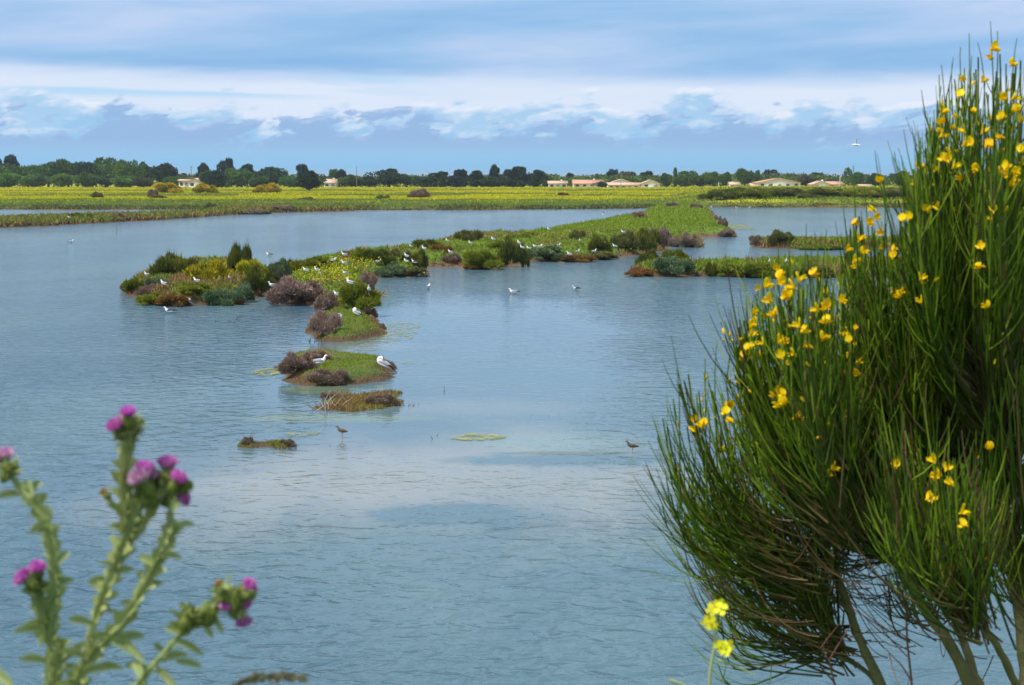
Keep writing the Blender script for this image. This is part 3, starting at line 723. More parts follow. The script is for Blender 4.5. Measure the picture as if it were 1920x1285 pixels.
for a in [(315,357,48,13,400,'dome','gorse','golden gorse bush before the white farm buildings'),(385,357,42,12,400,'dome','gorse','golden gorse bush under the dark round conifer'),
 (500,358,48,13,400,'dome','gorse','golden gorse bush between the conifer and the lone dark tree'),(285,372,20,16,330,'spiky','greybrown','small brown bush in the yellow field, far from the others'),
 (298,376,30,9,325,'dome','dark','dark low bush on the field edge beside the brown one'),(183,373,20,13,330,'spiky','olive','lone olive bush in the field before the wood'),
 (785,375,38,20,335,'dome','greybrown','brown bush alone in the yellow field'),(715,378,26,12,325,'dome','green','green bush in the field near the brown one'),
 (575,383,30,7,310,'mound','olive','flat olive bush at the field edge'),(1055,367,20,6,360,'mound','orange','rusty tuft in the yellow field before the village'),
 (1362,380,92,27,300,'dome','dark','dark thicket on the embankment behind the lawn'),(1420,380,92,27,300,'dome','green','green thicket on the embankment next to the dark one'),
 (1480,380,92,27,300,'dome','olive','olive thicket on the embankment below the pink roofed house'),(1545,380,92,27,300,'dome','dark','dark thicket on the embankment below the white gabled house'),
 (1610,380,92,27,300,'dome','green','green thicket on the embankment behind the broom tips'),(1680,380,92,27,300,'dome','olive','olive thicket on the embankment hidden behind broom shoots'),
 (1260,388,26,12,285,'dome','greybrown','brown thicket where the causeway leaves the shore')]: far_shrub(*a)
# dark tufts along the far shoreline, uncountable
mb = MB(); n = 26000
pxs = rng.uniform(-40, 1780, n); Dd = np.interp(pxs, sh_px, sh_D)+rng.gamma(1.6, 2.2, n); Xs = (pxs-CX)/F*Dd
zz = plain_h(Xs, Dd)[0]; cl = fbm(Xs*.18, Dd*.1, 12, 3); ok = zz > .0
P = np.stack([Xs, Dd, zz-.05], 1)[ok]; n = len(P); D = unit(np.stack([rng.normal(0, .5, n), rng.normal(0, .5, n), np.ones(n)], 1))
V, Q = quads(P, D, unit(np.stack([np.ones(n), rng.normal(0, .5, n), np.zeros(n)], 1)), (.12+.9*np.maximum(cl[ok]-.38, 0)*1.5)*(.5+rng.random(n)), .16+.12*rng.random(n), .4)
mb.add(V, Q, None, np.repeat(np.clip(rng.normal(.35, .2, n), 0, 1), 4))
tag(link('shore_heather', mb.mesh('shore_heather', M['olive'])), 'brown marsh growth along the far waterline', 'marsh plants', kind='stuff')

# ------------------------------------------------------------------ trees
def crown_mesh(kind, seed):
    r = np.random.default_rng(seed)
    if kind == 'round':
        nl = 16; d = unit(r.normal(size=(nl, 3))); cen = d*np.array([.62, .6, .36])*r.uniform(.35, 1, (nl, 1))+[0, 0, .56]; rad = r.uniform(.2, .36, nl); n = 5200; ls = .085; up = .2
    elif kind == 'column':
        nl = 14; t = np.linspace(.12, .92, nl); cen = np.stack([r.normal(0, .12, nl), r.normal(0, .12, nl), t], 1); rad = .34*np.sin(np.pi*np.clip(t, .1, .93))**.5+.05; n = 3800; ls = .09; up = 1.
    elif kind == 'pine':
        nl = 26; t = r.uniform(.12, .9, nl); a = r.random(nl)*2*math.pi; q = r.uniform(.2, .9, nl)*(1.15-t*.85); cen = np.stack([np.cos(a)*q, np.sin(a)*q, t], 1); rad = r.uniform(.10, .24, nl); n = 5600; ls = .12; up = .5
        cen[0] = (0.05, 0, .88); rad[0] = .16; cen[1] = (0, 0, .45); rad[1] = .42; cen[2] = (0, 0, .75); rad[2] = .2
    else: # thin: sparse crown
        nl = 9; a = r.random(nl)*2*math.pi; q = r.uniform(0, .6, nl); cen = np.stack([np.cos(a)*q, np.sin(a)*q, r.uniform(.4, .95, nl)], 1); rad = r.uniform(.12, .24, nl); n = 1600; ls = .09; up = .3
    k = r.integers(0, nl, n); d = unit(r.normal(size=(n, 3))); sc = np.array([1, 1, .62 if kind != 'column' else .5])
    P = cen[k]+d*sc*(rad[k]*(1.12-.55*r.random(n)**1.6))[:, None]
    P[:, 2] = np.clip(P[:, 2], .03, 1.0)
    D = unit(d+[0, 0, up]+r.normal(0, .5, (n, 3)))
    V, Q = quads(P-D*.03, D, unit(np.cross(D, unit(r.normal(size=(n, 3))))), ls*(.5+r.random(n)), ls*.62*(.6+.8*r.random(n)), .5)
    if kind in ('pine',): V[:, 2] *= .97
    ln = r.random(nl)*.3
    tn = np.clip(.32+ln[k]+r.normal(0, .13, n), 0, 1)
    return mesh_np('crown_'+kind, V, Q, M['t_green'], np.repeat(tn, 4))
def trunk_mesh(seed):
    r = np.random.default_rng(seed); mb = MB()
    P = [np.array([[0, 0, -.02], [r.normal(0, .02), r.normal(0, .02), .2], [r.normal(0, .04), r.normal(0, .04), .45], [r.normal(0, .06), r.normal(0, .06), .8]])]
    rad = [[.055, .045, .03, .01]]
    for k in range(5):
        b = P[0][1+k % 2]; a = r.random()*6.28; e = b+np.array([math.cos(a)*.45, math.sin(a)*.45, .3]); P.append(np.stack([b, b*.7+e*.3+[0, 0, .02], b*.35+e*.65+[0, 0, .03], e])); rad.append([.026, .02, .014, .005])
    mb.tubes(np.array(P), np.array(rad), 6); return mb.mesh('trunk', M['bark'], True)
CR = {k: [crown_mesh(k, 300+10*j+i) for i in range(5)] for j, k in enumerate(('round', 'column', 'pine', 'thin'))}
TRK = [trunk_mesh(400+i) for i in range(4)]
tree_i = 0
def tree(px, w, topy, Dm, kind, mat, label, name='broadleaf_tree', group=None):
    global tree_i
    x = (px-CX)/F*Dm; z = plain_z(x, Dm)-.1; topz = atd(px, topy, Dm)[2]; h = max(topz-z, 2.)*1.03; rx = w/2/(F/Dm)*({'round': 1.5, 'pine': 1.35}.get(kind, 1.15))
    e = empty(name, (x, Dm, z), (tree_i*1.7) % 6.28); tag(e, label, 'tree', group)
    c_ = link('crown', CR[kind][tree_i % 5], e, None, M[mat]); c_.scale = (rx/.92, rx/.92, h)
    t_ = link('trunk', TRK[tree_i % 4], e); t_.scale = (max(rx, h*.35), max(rx, h*.35), h*.85); tree_i += 1
GW = 'trees of the wood on the far plain'; GV = 'trees around the village'; GH = 'trees in the dark row behind the field'
TREES = [
 (3,18,293,640,'pine','t_blue','blue-black pine top rising first over the wood','pine_tree',GW),(27,32,294,650,'pine','t_blue','ragged dark pine rising over the wood near its start','pine_tree',GW),
 (12,56,309,600,'round','t_green','mid green tree at the very start of the wood','broadleaf_tree',GW),(58,54,310,605,'round','t_light','light green tree below the ragged dark pine','broadleaf_tree',GW),
 (96,54,306,600,'round','t_green','round tree between the ragged pine and the tallest wood tree','broadleaf_tree',GW),(133,54,297,605,'round','t_green','tallest rounded tree of the wood','broadleaf_tree',GW),
 (166,44,303,600,'round','t_dark','dark tree just after the tallest tree of the wood','broadleaf_tree',GW),(202,52,299,605,'round','t_green','second tallest rounded tree of the wood','broadleaf_tree',GW),
 (246,48,300,600,'round','t_light','olive green domed tree in the middle of the wood','broadleaf_tree',GW),(277,34,306,600,'round','t_green','small domed tree beside the dark end of the wood','broadleaf_tree',GW),
 (314,52,305,595,'round','t_dark','dark tree ending the wood beside the white building','broadleaf_tree',GW),
 (20,60,324,560,'round','t_light','low bright tree at the front start of the wood','broadleaf_tree',GW),(72,54,328,555,'round','t_green','low green tree, second along the front of the wood','broadleaf_tree',GW),
 (120,50,326,560,'round','t_light','low bright tree in front of the tallest wood tree','broadleaf_tree',GW),(165,44,325,555,'round','t_light','low pale tree, middle of the wood front','broadleaf_tree',GW),
 (205,44,330,560,'round','t_dark','low dark tree in the gap of the wood front','broadleaf_tree',GW),(240,44,329,550,'round','t_light','low yellowish tree before the domed olive tree','broadleaf_tree',GW),
 (272,34,332,550,'round','t_olive','low olive tree near the wood end','broadleaf_tree',GW),(324,30,331,550,'round','t_light','low bright tree touching the white building','broadleaf_tree',GW),
 (345,30,326,640,'round','t_dark','dark tree behind the white building by the thin pole','broadleaf_tree',GW),
 (386,28,308,620,'pine','t_dark','dark flat-topped pine just past the thin pole','pine_tree',GW),(404,44,318,540,'round','t_dark','dark round conifer in front of the white farm building','conifer',GW),
 (430,34,299,620,'pine','t_blue','highest peaked pine beside the farm building','pine_tree',GW),(448,50,316,590,'round','t_light','light green tree under the highest peaked pine','broadleaf_tree',GW),
 (466,40,311,610,'pine','t_blue','dark pine sloping down from the highest peak','pine_tree',GW),(490,36,330,570,'round','t_green','low green tree between the pine and the domed tree','broadleaf_tree',GW),
 (511,60,313,600,'round','t_dark','broad domed dark tree between the pines and the lone tree','broadleaf_tree',GW),(545,36,330,590,'round','t_green','low tree between the dome and the lone dark tree','broadleaf_tree',GW),
 (573,40,311,600,'pine','t_blue','peaked pine just behind the lone dark tree','pine_tree',GH),(583,46,322,440,'round','t_dark','lone dark rounded tree standing in the yellow field','conifer',None),
 (628,22,319,610,'pine','t_green','small green pine after the lone dark tree','pine_tree',GH),(643,24,320,610,'pine','t_dark','dark pine just before the antenna mast','pine_tree',GH),
 (662,38,329,600,'round','t_green','low green tree at the antenna mast','broadleaf_tree',GH),(694,42,331,600,'round','t_dark','low dark tree just past the antenna mast','broadleaf_tree',GH),
 (731,60,318,600,'round','t_dark','large dark dome between the mast and the dark row','broadleaf_tree',GH),(765,40,326,605,'round','t_green','green tree beside the large dark dome','broadleaf_tree',GH),
 (795,38,331,600,'round','t_dark','low dark tree before the dark pine row','broadleaf_tree',GH),(826,44,323,595,'pine','t_dark','first wide pine of the dark row','pine_tree',GH),
 (862,36,320,595,'pine','t_blue','second pine of the dark row','pine_tree',GH),(893,42,322,595,'pine','t_dark','third pine of the dark row','pine_tree',GH),
 (927,26,311,600,'pine','t_blue','thin peaked pine standing above the dark row','pine_tree',GH),(930,48,330,590,'round','t_dark','round tree under the thin peaked pine','broadleaf_tree',GH),
 (955,36,319,600,'pine','t_dark','pine just after the thin peaked one','pine_tree',GH),(977,46,315,595,'pine','t_dark','highest broad pine near the end of the dark row','pine_tree',GH),
 (1010,34,321,590,'pine','t_dark','last pine of the dark row beside the first village houses','pine_tree',GH),
 (1042,40,333,640,'round','t_dark','low dark tree behind the first village house','broadleaf_tree',GV),(1068,18,326,640,'pine','t_dark','small dark pine over the first terracotta roofs','pine_tree',GV),
 (1092,44,332,640,'round','t_green','low green tree over the terracotta roof','broadleaf_tree',GV),(1115,16,327,640,'thin','t_green','small thin tree over the terracotta roof','broadleaf_tree',GV),
 (1127,22,341,560,'round','t_dark','small dark bushy tree between two village houses','broadleaf_tree',GV),
 (1148,26,319,640,'pine','t_blue','blue-green pine behind the long white house','pine_tree',GV),(1175,34,321,635,'round','t_olive','olive tree behind the long white house','broadleaf_tree',GV),
 (1212,30,322,640,'pine','t_dark','flat topped dark pine behind the end gable of the long house','pine_tree',GV),(1226,28,330,635,'round','t_olive','yellowish tree at the end of the long white house','broadleaf_tree',GV),
 (1247,26,326,600,'round','t_green','first green tree after the long white house','broadleaf_tree',GV),(1264,12,317,600,'column','t_green','narrow poplar after the long white house','poplar_tree',GV),
 (1287,36,320,600,'round','t_green','broad green tree next to the narrow poplar','broadleaf_tree',GV),(1310,22,331,600,'round','t_olive','low olive tree between two broad green ones','broadleaf_tree',GV),
 (1330,32,322,600,'round','t_light','grey-green rounded tree before the lamp post','broadleaf_tree',GV),(1358,24,324,600,'round','t_green','green tree behind the small white shed','broadleaf_tree',GV),
 (1393,36,315,600,'round','t_green','largest dense green tree of the village','broadleaf_tree',GV),(1417,20,322,605,'column','t_green','narrow tree between the largest tree and the plum tree','poplar_tree',GV),
 (1441,34,320,645,'round','t_plum','plum dark tree behind the large pink roofed house','broadleaf_tree',GV),(1477,26,326,640,'round','t_light','bright green tree beside the pink roofed house','broadleaf_tree',GV),
 (1508,44,329,610,'round','t_olive','olive tree between the pink roofed and white gabled houses','broadleaf_tree',GV),(1528,34,325,645,'pine','t_dark','dark pine behind the white gabled house','pine_tree',GV),
 (1560,30,333,640,'round','t_dark','low dark tree behind the roof of the white gabled house','broadleaf_tree',GV),(1587,24,317,610,'thin','t_green','thin open tree by the tall pale pole','broadleaf_tree',GV),
 (1603,38,323,600,'round','t_green','green tree next to the tall pale pole','broadleaf_tree',GV),(1637,34,326,600,'round','t_green','green tree seen behind the first broom shoots','broadleaf_tree',GV),
 (1683,40,320,600,'round','t_light','pale rounded tree partly hidden by broom shoots','broadleaf_tree',GV),(1712,36,328,600,'round','t_dark','dark tree hidden among the broom shoots','broadleaf_tree',GV),
 (1450,26,344,590,'round','t_dark','dark garden tree right in front of the pink roofed house','broadleaf_tree',GV),
]
for a in TREES: tree(*a)
# a far wood closing the gaps, reads as one mass
mb = MB(); n = 52000
pxs = rng.uniform(-300, 2400, n); Dd = 612+rng.uniform(0, 45, n); Xs = (pxs-CX)/F*Dd
ht = 3.3+3.2*(1-sstep(-160, -142, Xs))+2.4*fbm(Xs*.03, Xs*0+1, 71, 3)+1.6*fbm(Xs*.12, Xs*0+5, 72, 3)
P = np.stack([Xs, Dd, 1.2+rng.random(n)**.7*ht], 1); D = unit(rng.normal(0, 1, (n, 3))+[0, 0, .3])
V, Q = quads(P, D, sides_of(D, n), rng.uniform(.6, 1.3, n), rng.uniform(.4, .9, n)); mb.add(V, Q, None, np.repeat(np.clip(.25+.5*fbm(Xs*.06, P[:, 2]*.3, 73, 3)+rng.normal(0, .1, n), 0, 1), 4))
tag(link('far_wood', mb.mesh('far_wood', M['t_green'])), 'far off wood closing the gaps behind trees and houses', 'wood', kind='stuff')

# ------------------------------------------------------------------ houses
def house(px0, px1, ridge_y, Dm, label, roof='roof', depth=9., gable_front=False, eave=.55, windows=3, chimney=True, name='house', wings=()):
    xc = (px0+px1)/2; x = (xc-CX)/F*Dm; z = plain_z(x, Dm); w = (px1-px0)/F*Dm; topz = atd(xc, ridge_y, Dm)[2]; h = topz-z
    if h < 3.2: z = topz-3.2; h = 3.2
    e = empty(name, (x, Dm, z)); tag(e, label, 'house')
    he = h*eave+.3
    mb = MB(); y0, y1 = -depth/2, depth/2
    if gable_front:
        V = [(-w/2, y0, -1), (w/2, y0, -1), (w/2, y0, he), (0, y0, h-.12), (-w/2, y0, he), (-w/2, y1, -1), (w/2, y1, -1), (w/2, y1, he), (0, y1, h-.12), (-w/2, y1, he)]
        mb.add(V, [[0, 1, 2, 4], [1, 6, 7, 2], [5, 0, 4, 9], [6, 5, 9, 7]], [[4, 2, 3], [7, 9, 8]])
    else:
        V = [(-w/2, y0, -1), (w/2, y0, -1), (w/2, y1, -1), (-w/2, y1, -1), (-w/2, y0, he), (w/2, y0, he), (w/2, y1, he), (-w/2, y1, he), (-w/2, 0, h-.12), (w/2, 0, h-.12)]
        mb.add(V, [[0, 1, 5, 4], [2, 3, 7, 6], [3, 0, 4, 7], [1, 2, 6, 5]], [[4, 8, 7], [5, 6, 9]])
    link('wall', mb.mesh('wall', M['white_wall']), e)
    rb = MB(); o_ = .45; t_ = .18
    def slab(a, b, c_, d_):
        q = np.array([a, b, c_, d_], float); rb.add(np.vstack([q, q+[0, 0, t_]]), [[3, 2, 1, 0], [4, 5, 6, 7], [0, 1, 5, 4], [1, 2, 6, 5], [2, 3, 7, 6], [3, 0, 4, 7]])
    if gable_front:
        sl = (h-he)/(w/2); slab((-w/2-o_, y0-o_, he-sl*o_), (0, y0-o_, h-.1), (0, y1+o_, h-.1), (-w/2-o_, y1+o_, he-sl*o_)); slab((0, y0-o_, h-.1), (w/2+o_, y0-o_, he-sl*o_), (w/2+o_, y1+o_, he-sl*o_), (0, y1+o_, h-.1))
    else:
        sl = (h-he)/(depth/2); slab((-w/2-o_, y0-o_, he-sl*o_), (w/2+o_, y0-o_, he-sl*o_), (w/2+o_, 0, h-.1), (-w/2-o_, 0, h-.1)); slab((-w/2-o_, 0, h-.1), (w/2+o_, 0, h-.1), (w/2+o_, y1+o_, he-sl*o_), (-w/2-o_, y1+o_, he-sl*o_))
    rf = link('roof', rb.mesh('roof', M[roof]), e)
    if chimney:
        cb = MB(); cb.box((w*.22, .6 if not gable_front else 1., h-.1), (.6, .6, 1.1)); link('chimney', cb.mesh('chimney', M['white_wall']), rf)
    for k in range(windows):
        wx = -w/2+w*(k+.5)/windows; 
        b = MB(); b.box((wx, y0-.02, he*.55), (min(1.3, w/windows*.5), .1, min(1.3, he*.45)))
        if k == windows//2: link('door', b.mesh('door', M['door']), e)
        else: link('window', b.mesh('window', M['glass']), e)
    return e
house(343,362,336.5,560,'plain white outbuilding beside the end of the wood','roof_pale',7,False,.75,2,False)
house(362,386,334.5,552,'white farmhouse with pale terracotta roof behind the dark round conifer','roof_pale',8,True,.6,2,True)
house(612,634,336,600,'white roofed house half hidden behind trees near the lone dark tree','roof_pale',8,False,.5,2,True)
house(1028,1062,339.5,585,'first low village house next to the dark pine row','roof_pale',9,False,.6,3,True)
house(1074,1128,337.5,600,'wide village house with orange terracotta roof','roof',11,False,.45,4,True)
house(1138,1206,342.5,575,'long low white village house with a pale roof','roof_pale',9,False,.62,6,False)
house(1146,1180,336,590,'pale gabled house rising behind the long low white house','roof_pale',9,True,.55,2,False)
house(1200,1234,337.5,572,'white gabled end house at the end of the long low house','roof_pale',8,True,.45,2,False)
house(1365,1382,341.5,590,'small white shed under the village trees','roof_pale',6,False,.6,2,False)
house(1414,1492,334.5,575,'largest village house with broad pink hipped gable roof','roof',12,True,.42,5,False)
house(1516,1548,339.5,570,'white gabled village house near the tall pale pole','roof_pale',9,True,.5,2,True)
house(1546,1572,340.5,580,'low pink roofed annex beside the white gabled house','roof',9,False,.55,2,False)
house(1606,1628,346,570,'low white house glimpsed beside the first broom shoots','roof_pale',7,False,.6,2,False)
house(1404,1422,344,582,'small white annex beside the largest village house','roof_pale',6,False,.6,2,False)
def pole(px, topy, Dm, r, mat, label, name, arms=True):
    x = (px-CX)/F*Dm; z = plain_z(x, Dm); tz = atd(px, topy, Dm)[2]; mb = MB()
    mb.tubes([[(0, 0, 0), (0, 0, (tz-z)*.5), (0, 0, tz-z)]], [[r*1.2, r, r*.7]], 8)
    e = empty(name, (x, Dm, z)); tag(e, label, 'pole'); link('post', mb.mesh('post', M[mat], True), e)
    if arms:
        b = MB(); b.box((0, 0, tz-z-.5), (1.5, .12, .12)); link('crossarm', b.mesh('crossarm', M[mat]), e)
pole(363,311,590,.13,'pole','thin dark pole standing over the white farm building','utility_pole')
pole(670.5,312,590,.13,'pole','tall dark mast sticking up over low trees','radio_mast',False)
pole(1571,317,560,.16,'pole_pale','tall pale pole beside the white gabled house','utility_pole')
pole(1345,342,540,.2,'pole_pale','short white post before the village trees','marker_post',False)
pole(1163,340,560,.10,'pole','thin dark pole in front of the long white house','utility_pole',False)

# ------------------------------------------------------------------ birds
def gull_parts(pose, mantle=2):
    """mesh pieces for a gull facing +X, feet at z=0; returns dict part -> (MB, mats)"""
    out = {}
    z0 = {'stand': .0, 'sit': -.13, 'swim': -.19, 'preen': .0}[pose]
    body = MB()
    C = [(-.31,0,.275),(-.25,0,.28),(-.17,0,.285),(-.08,0,.285),(.02,0,.29),(.10,0,.31),(.155,0,.35)]
    rx = [.022,.042,.068,.088,.098,.09,.066]; rz = [.008,.022,.052,.078,.09,.09,.068]
    if pose in ('stand', 'sit', 'swim'):
        C += [(.185,0,.40),(.205,0,.445),(.225,0,.475),(.255,0,.485),(.285,0,.478)]; rx += [.043,.036,.036,.032,.014]; rz += [.048,.038,.04,.034,.014]
        bk = ((.28,0,.476),(.345,0,.466))
    else:
        C += [(.17,0,.40),(.14,0,.44),(.10,0,.455),(.06,.03,.44),(.03,.045,.42)]; rx += [.046,.04,.038,.033,.014]; rz += [.05,.042,.04,.034,.014]
        bk = ((.035,.045,.42),(-.02,.07,.385))
    C = np.array(C); C[:, 2] += z0; C2 = np.interp(np.linspace(0, len(C)-1, 27), range(len(C)), range(len(C)))
    sm = lambda a: np.interp(np.linspace(0, len(C)-1, 27), range(len(C)), a)
    CC = np.stack([sm(C[:, i]) for i in range(3)], 1)
    for _ in range(2): CC[1:-1] = (CC[:-2]+2*CC[1:-1]+CC[2:])/4
    A_, B_ = sm(rx), sm(rz)
    for a_ in (A_, B_):
        for _ in range(2): a_[1:-1] = (a_[:-2]+2*a_[1:-1]+a_[2:])/4
    body.loft(CC, A_, B_, 14, fwd=np.array([0, 1., 0]))
    out['body'] = (body, 'g_white')
    for s in (-1, 1):
        w = MB(); n = 12; t = np.linspace(0, 1, n)
        cx = .12-.50*t; cz = z0+.325-.015*t+.02*np.sin(t*3); cy = s*(.078-.062*t**1.4)
        w.loft(np.stack([cx, cy, cz], 1), np.interp(t, [0, .2, .6, 1], [.012, .03, .022, .006]), np.interp(t, [0, .15, .5, .8, 1], [.02, .068, .062, .03, .006]), 8, m=0, fwd=np.array([0, 1., 0]))
        nq = sum(len(q) for q in w.Q); qm = w.qm[0]; qm[int(8*(n-1)*.72):] = 1
        out['wing%d' % s] = (w, ['g_grey' if mantle == 2 else 'g_dark', 'g_black'])
    b = MB(); b.tubes([[np.add(bk[0], (0, 0, z0)), (np.add(bk[0], bk[1]))/2+[0, 0, z0], np.add(bk[1], (0, 0, z0))]], [[.012, .009, .002]], 6); out['beak'] = (b, 'beak')
    for s in (-1, 1):
        e = MB(); hp = np.array((.258, s*.031, .49+z0)) if pose != 'preen' else np.array((.07, .03+s*.033, .448+z0))
        e.loft([hp-[.006, 0, 0], hp, hp+[.006, 0, 0]], [.002, .006, .002], [.002, .006, .002], 6, fwd=np.array([0, 1., 0])); out['eye%d' % s] = (e, 'eye')
    pit = {'stand': 14, 'preen': 24, 'sit': 6, 'swim': 0}[pose]
    if pit:
        ca, sa = math.cos(R(pit)), math.sin(R(pit)); zc = .24+z0
        for q, (b_, _) in out.items():
            b_.V = [np.stack([v[:, 0]*ca-(v[:, 2]-zc)*sa, v[:, 1], v[:, 0]*sa+(v[:, 2]-zc)*ca+zc], 1) for v in b_.V]
    if pose in ('stand', 'preen'):
        for s in (-1, 1):
            l = MB(); l.tubes([[(.0, s*.035, .22), (.005, s*.036, .10), (.0, s*.036, .008), (.05, s*.036, .004)]], [[.010, .006, .006, .005]], 5)
            l.add([(.0, s*.036, .006), (.06, s*.036-.028, .003), (.07, s*.036, .003), (.06, s*.036+.028, .003)], [[0, 1, 2, 3]]); out['leg%d' % s] = (l, 'g_leg')
    return out
def flying_parts():
    out = {}; body = MB()
    body.loft([(-.28,0,0),(-.2,0,0),(-.08,0,0),(.04,0,0),(.14,0,.01),(.2,0,.02),(.25,0,.02),(.28,0,.015)], [.05,.05,.07,.08,.06,.042,.034,.012], [.008,.03,.06,.07,.055,.04,.032,.012], 12, fwd=np.array([0, 1., 0]))
    out['body'] = (body, 'g_white')
    for s in (-1, 1):
        w = MB(); sp = np.linspace(0, 1, 10); y = s*(.05+.60*sp); z = .03+.16*np.sin(sp*2.2); lead = .09+.06*np.sin(sp*math.pi)-.22*sp**3; ch = .19*(1-sp**2*.85)
        V = []
        for i in range(10):
            V += [(lead[i], y[i], z[i]), (lead[i]-ch[i]*.4, y[i], z[i]+.012), (lead[i]-ch[i], y[i], z[i]), (lead[i]-ch[i]*.4, y[i], z[i]-.006)]
        Q = [[i*4+a, i*4+(a+1) % 4, i*4+4+(a+1) % 4, i*4+4+a] for i in range(9) for a in range(4)]
        w.add(V, Q); w.qm[0][28:] = 1; out['wing%d' % s] = (w, ['g_grey', 'g_black'])
    b = MB(); b.tubes([[(.275, 0, .016), (.3, 0, .014), (.33, 0, .008)]], [[.01, .008, .002]], 6); out['beak'] = (b, 'beak')
    return out
GM = {}
for pose in ('stand', 'sit', 'swim', 'preen', 'fly'):
    for mt in (2, 3):
        prt = flying_parts() if pose == 'fly' else gull_parts(pose, mt)
        d_ = {}
        for k, (mb, mm) in prt.items():
            d_[k] = mb.mesh('gull_'+k, [M[x] for x in (mm if isinstance(mm, list) else [mm])], True)
        GM[pose, mt] = d_
PN = {'body': 'body', 'wing-1': 'wing', 'wing1': 'wing', 'beak': 'beak', 'eye-1': 'eye', 'eye1': 'eye', 'leg-1': 'leg', 'leg1': 'leg'}
def gull(px, py, pose, face, label, mt=2, water=False, lift=0., Dm=None, scale=1.0, group=None, tilt=0):
    """face: heading in degrees, 0 = toward picture right, 90 = away, 180 = left, 270 = to camera; (px,py) = feet or waterline"""
    if Dm: p = atd(px, py, Dm)
    elif water: p = at(px, py, 0.)
    else: p = ground_at(px, py)
    e = empty('gull', (p[0], p[1], p[2]+lift+(0 if (water or Dm) else .0)), R(face)); e.scale = (scale*.92,)*3
    e.rotation_euler.x = R(tilt)
    tag(e, label, 'gull', group)
    for k, me in GM[pose, mt].items(): link(PN[k], me, e)
    if lift > .12 and pose in ('stand', 'preen'): pass
    return e
GG = 'gulls on and around the causeway'
bpy.context.view_layer.update(); DG = bpy.context.evaluated_depsgraph_get()
def gtop(px, py, face, label, pose='stand', mt=2, back=0.):
    """gull whose body centre is seen at (px,py); stands on whatever ground or shrub is there"""
    p = ground_at(px, py+6); s = F/p[1]; zc = {'stand': .32, 'sit': .19, 'preen': .32}[pose]
    r_ = Vector(ray(px, py+4)).normalized(); hit, hl, *_ = scene.ray_cast(DG, Vector((0, 0, H)), r_)
    Yq = hl[1]-.12 if hit and 15 < hl[1] < p[1]+3 else p[1]-back
    q = atd(px, py, Yq); z = q[2]-zc*.78
    e = empty('gull', (q[0], q[1], z+.03), R(face)); e.scale = (rng.uniform(.70, .84),)*3; tag(e, label, 'gull', GG)
    for k, me in GM[pose, mt].items(): link(PN[k], me, e)
for a in [
 (318,587,'swim',180,'slate backed gull swimming just off the knoll',3),(505,480,'swim',180,'grey backed gull swimming behind the tallest knoll bush',3),
 (963,551,'swim',180,'gull swimming alone in the open water, head high',2),(1080,545,'swim',215,'smaller gull swimming alone, farther from the causeway',3),
 (803,542,'swim',75,'white gull swimming away just below the swimming pair',2),(781,518,'swim',180,'grey gull swimming nearest the causeway shore',2),(788,519,'swim',60,'middle white gull of the three swimming by the causeway shore',2),
 (798,519,'swim',250,'outermost of the three gulls swimming by the causeway shore',2),(133,455,'swim',20,'tiny white gull swimming alone on the far water below the spit',2),
 (1405,390,'swim',0,'white gull on the water edge below the embankment',2),(1381,390,'swim',180,'tiny gull on the water beside another under the embankment',2),(1333,389,'swim',0,'white gull on the far shore behind the lawn corner',2)]:
    gull(a[0], a[1], a[2], a[3], a[4], a[5], True, group='gulls on the water')
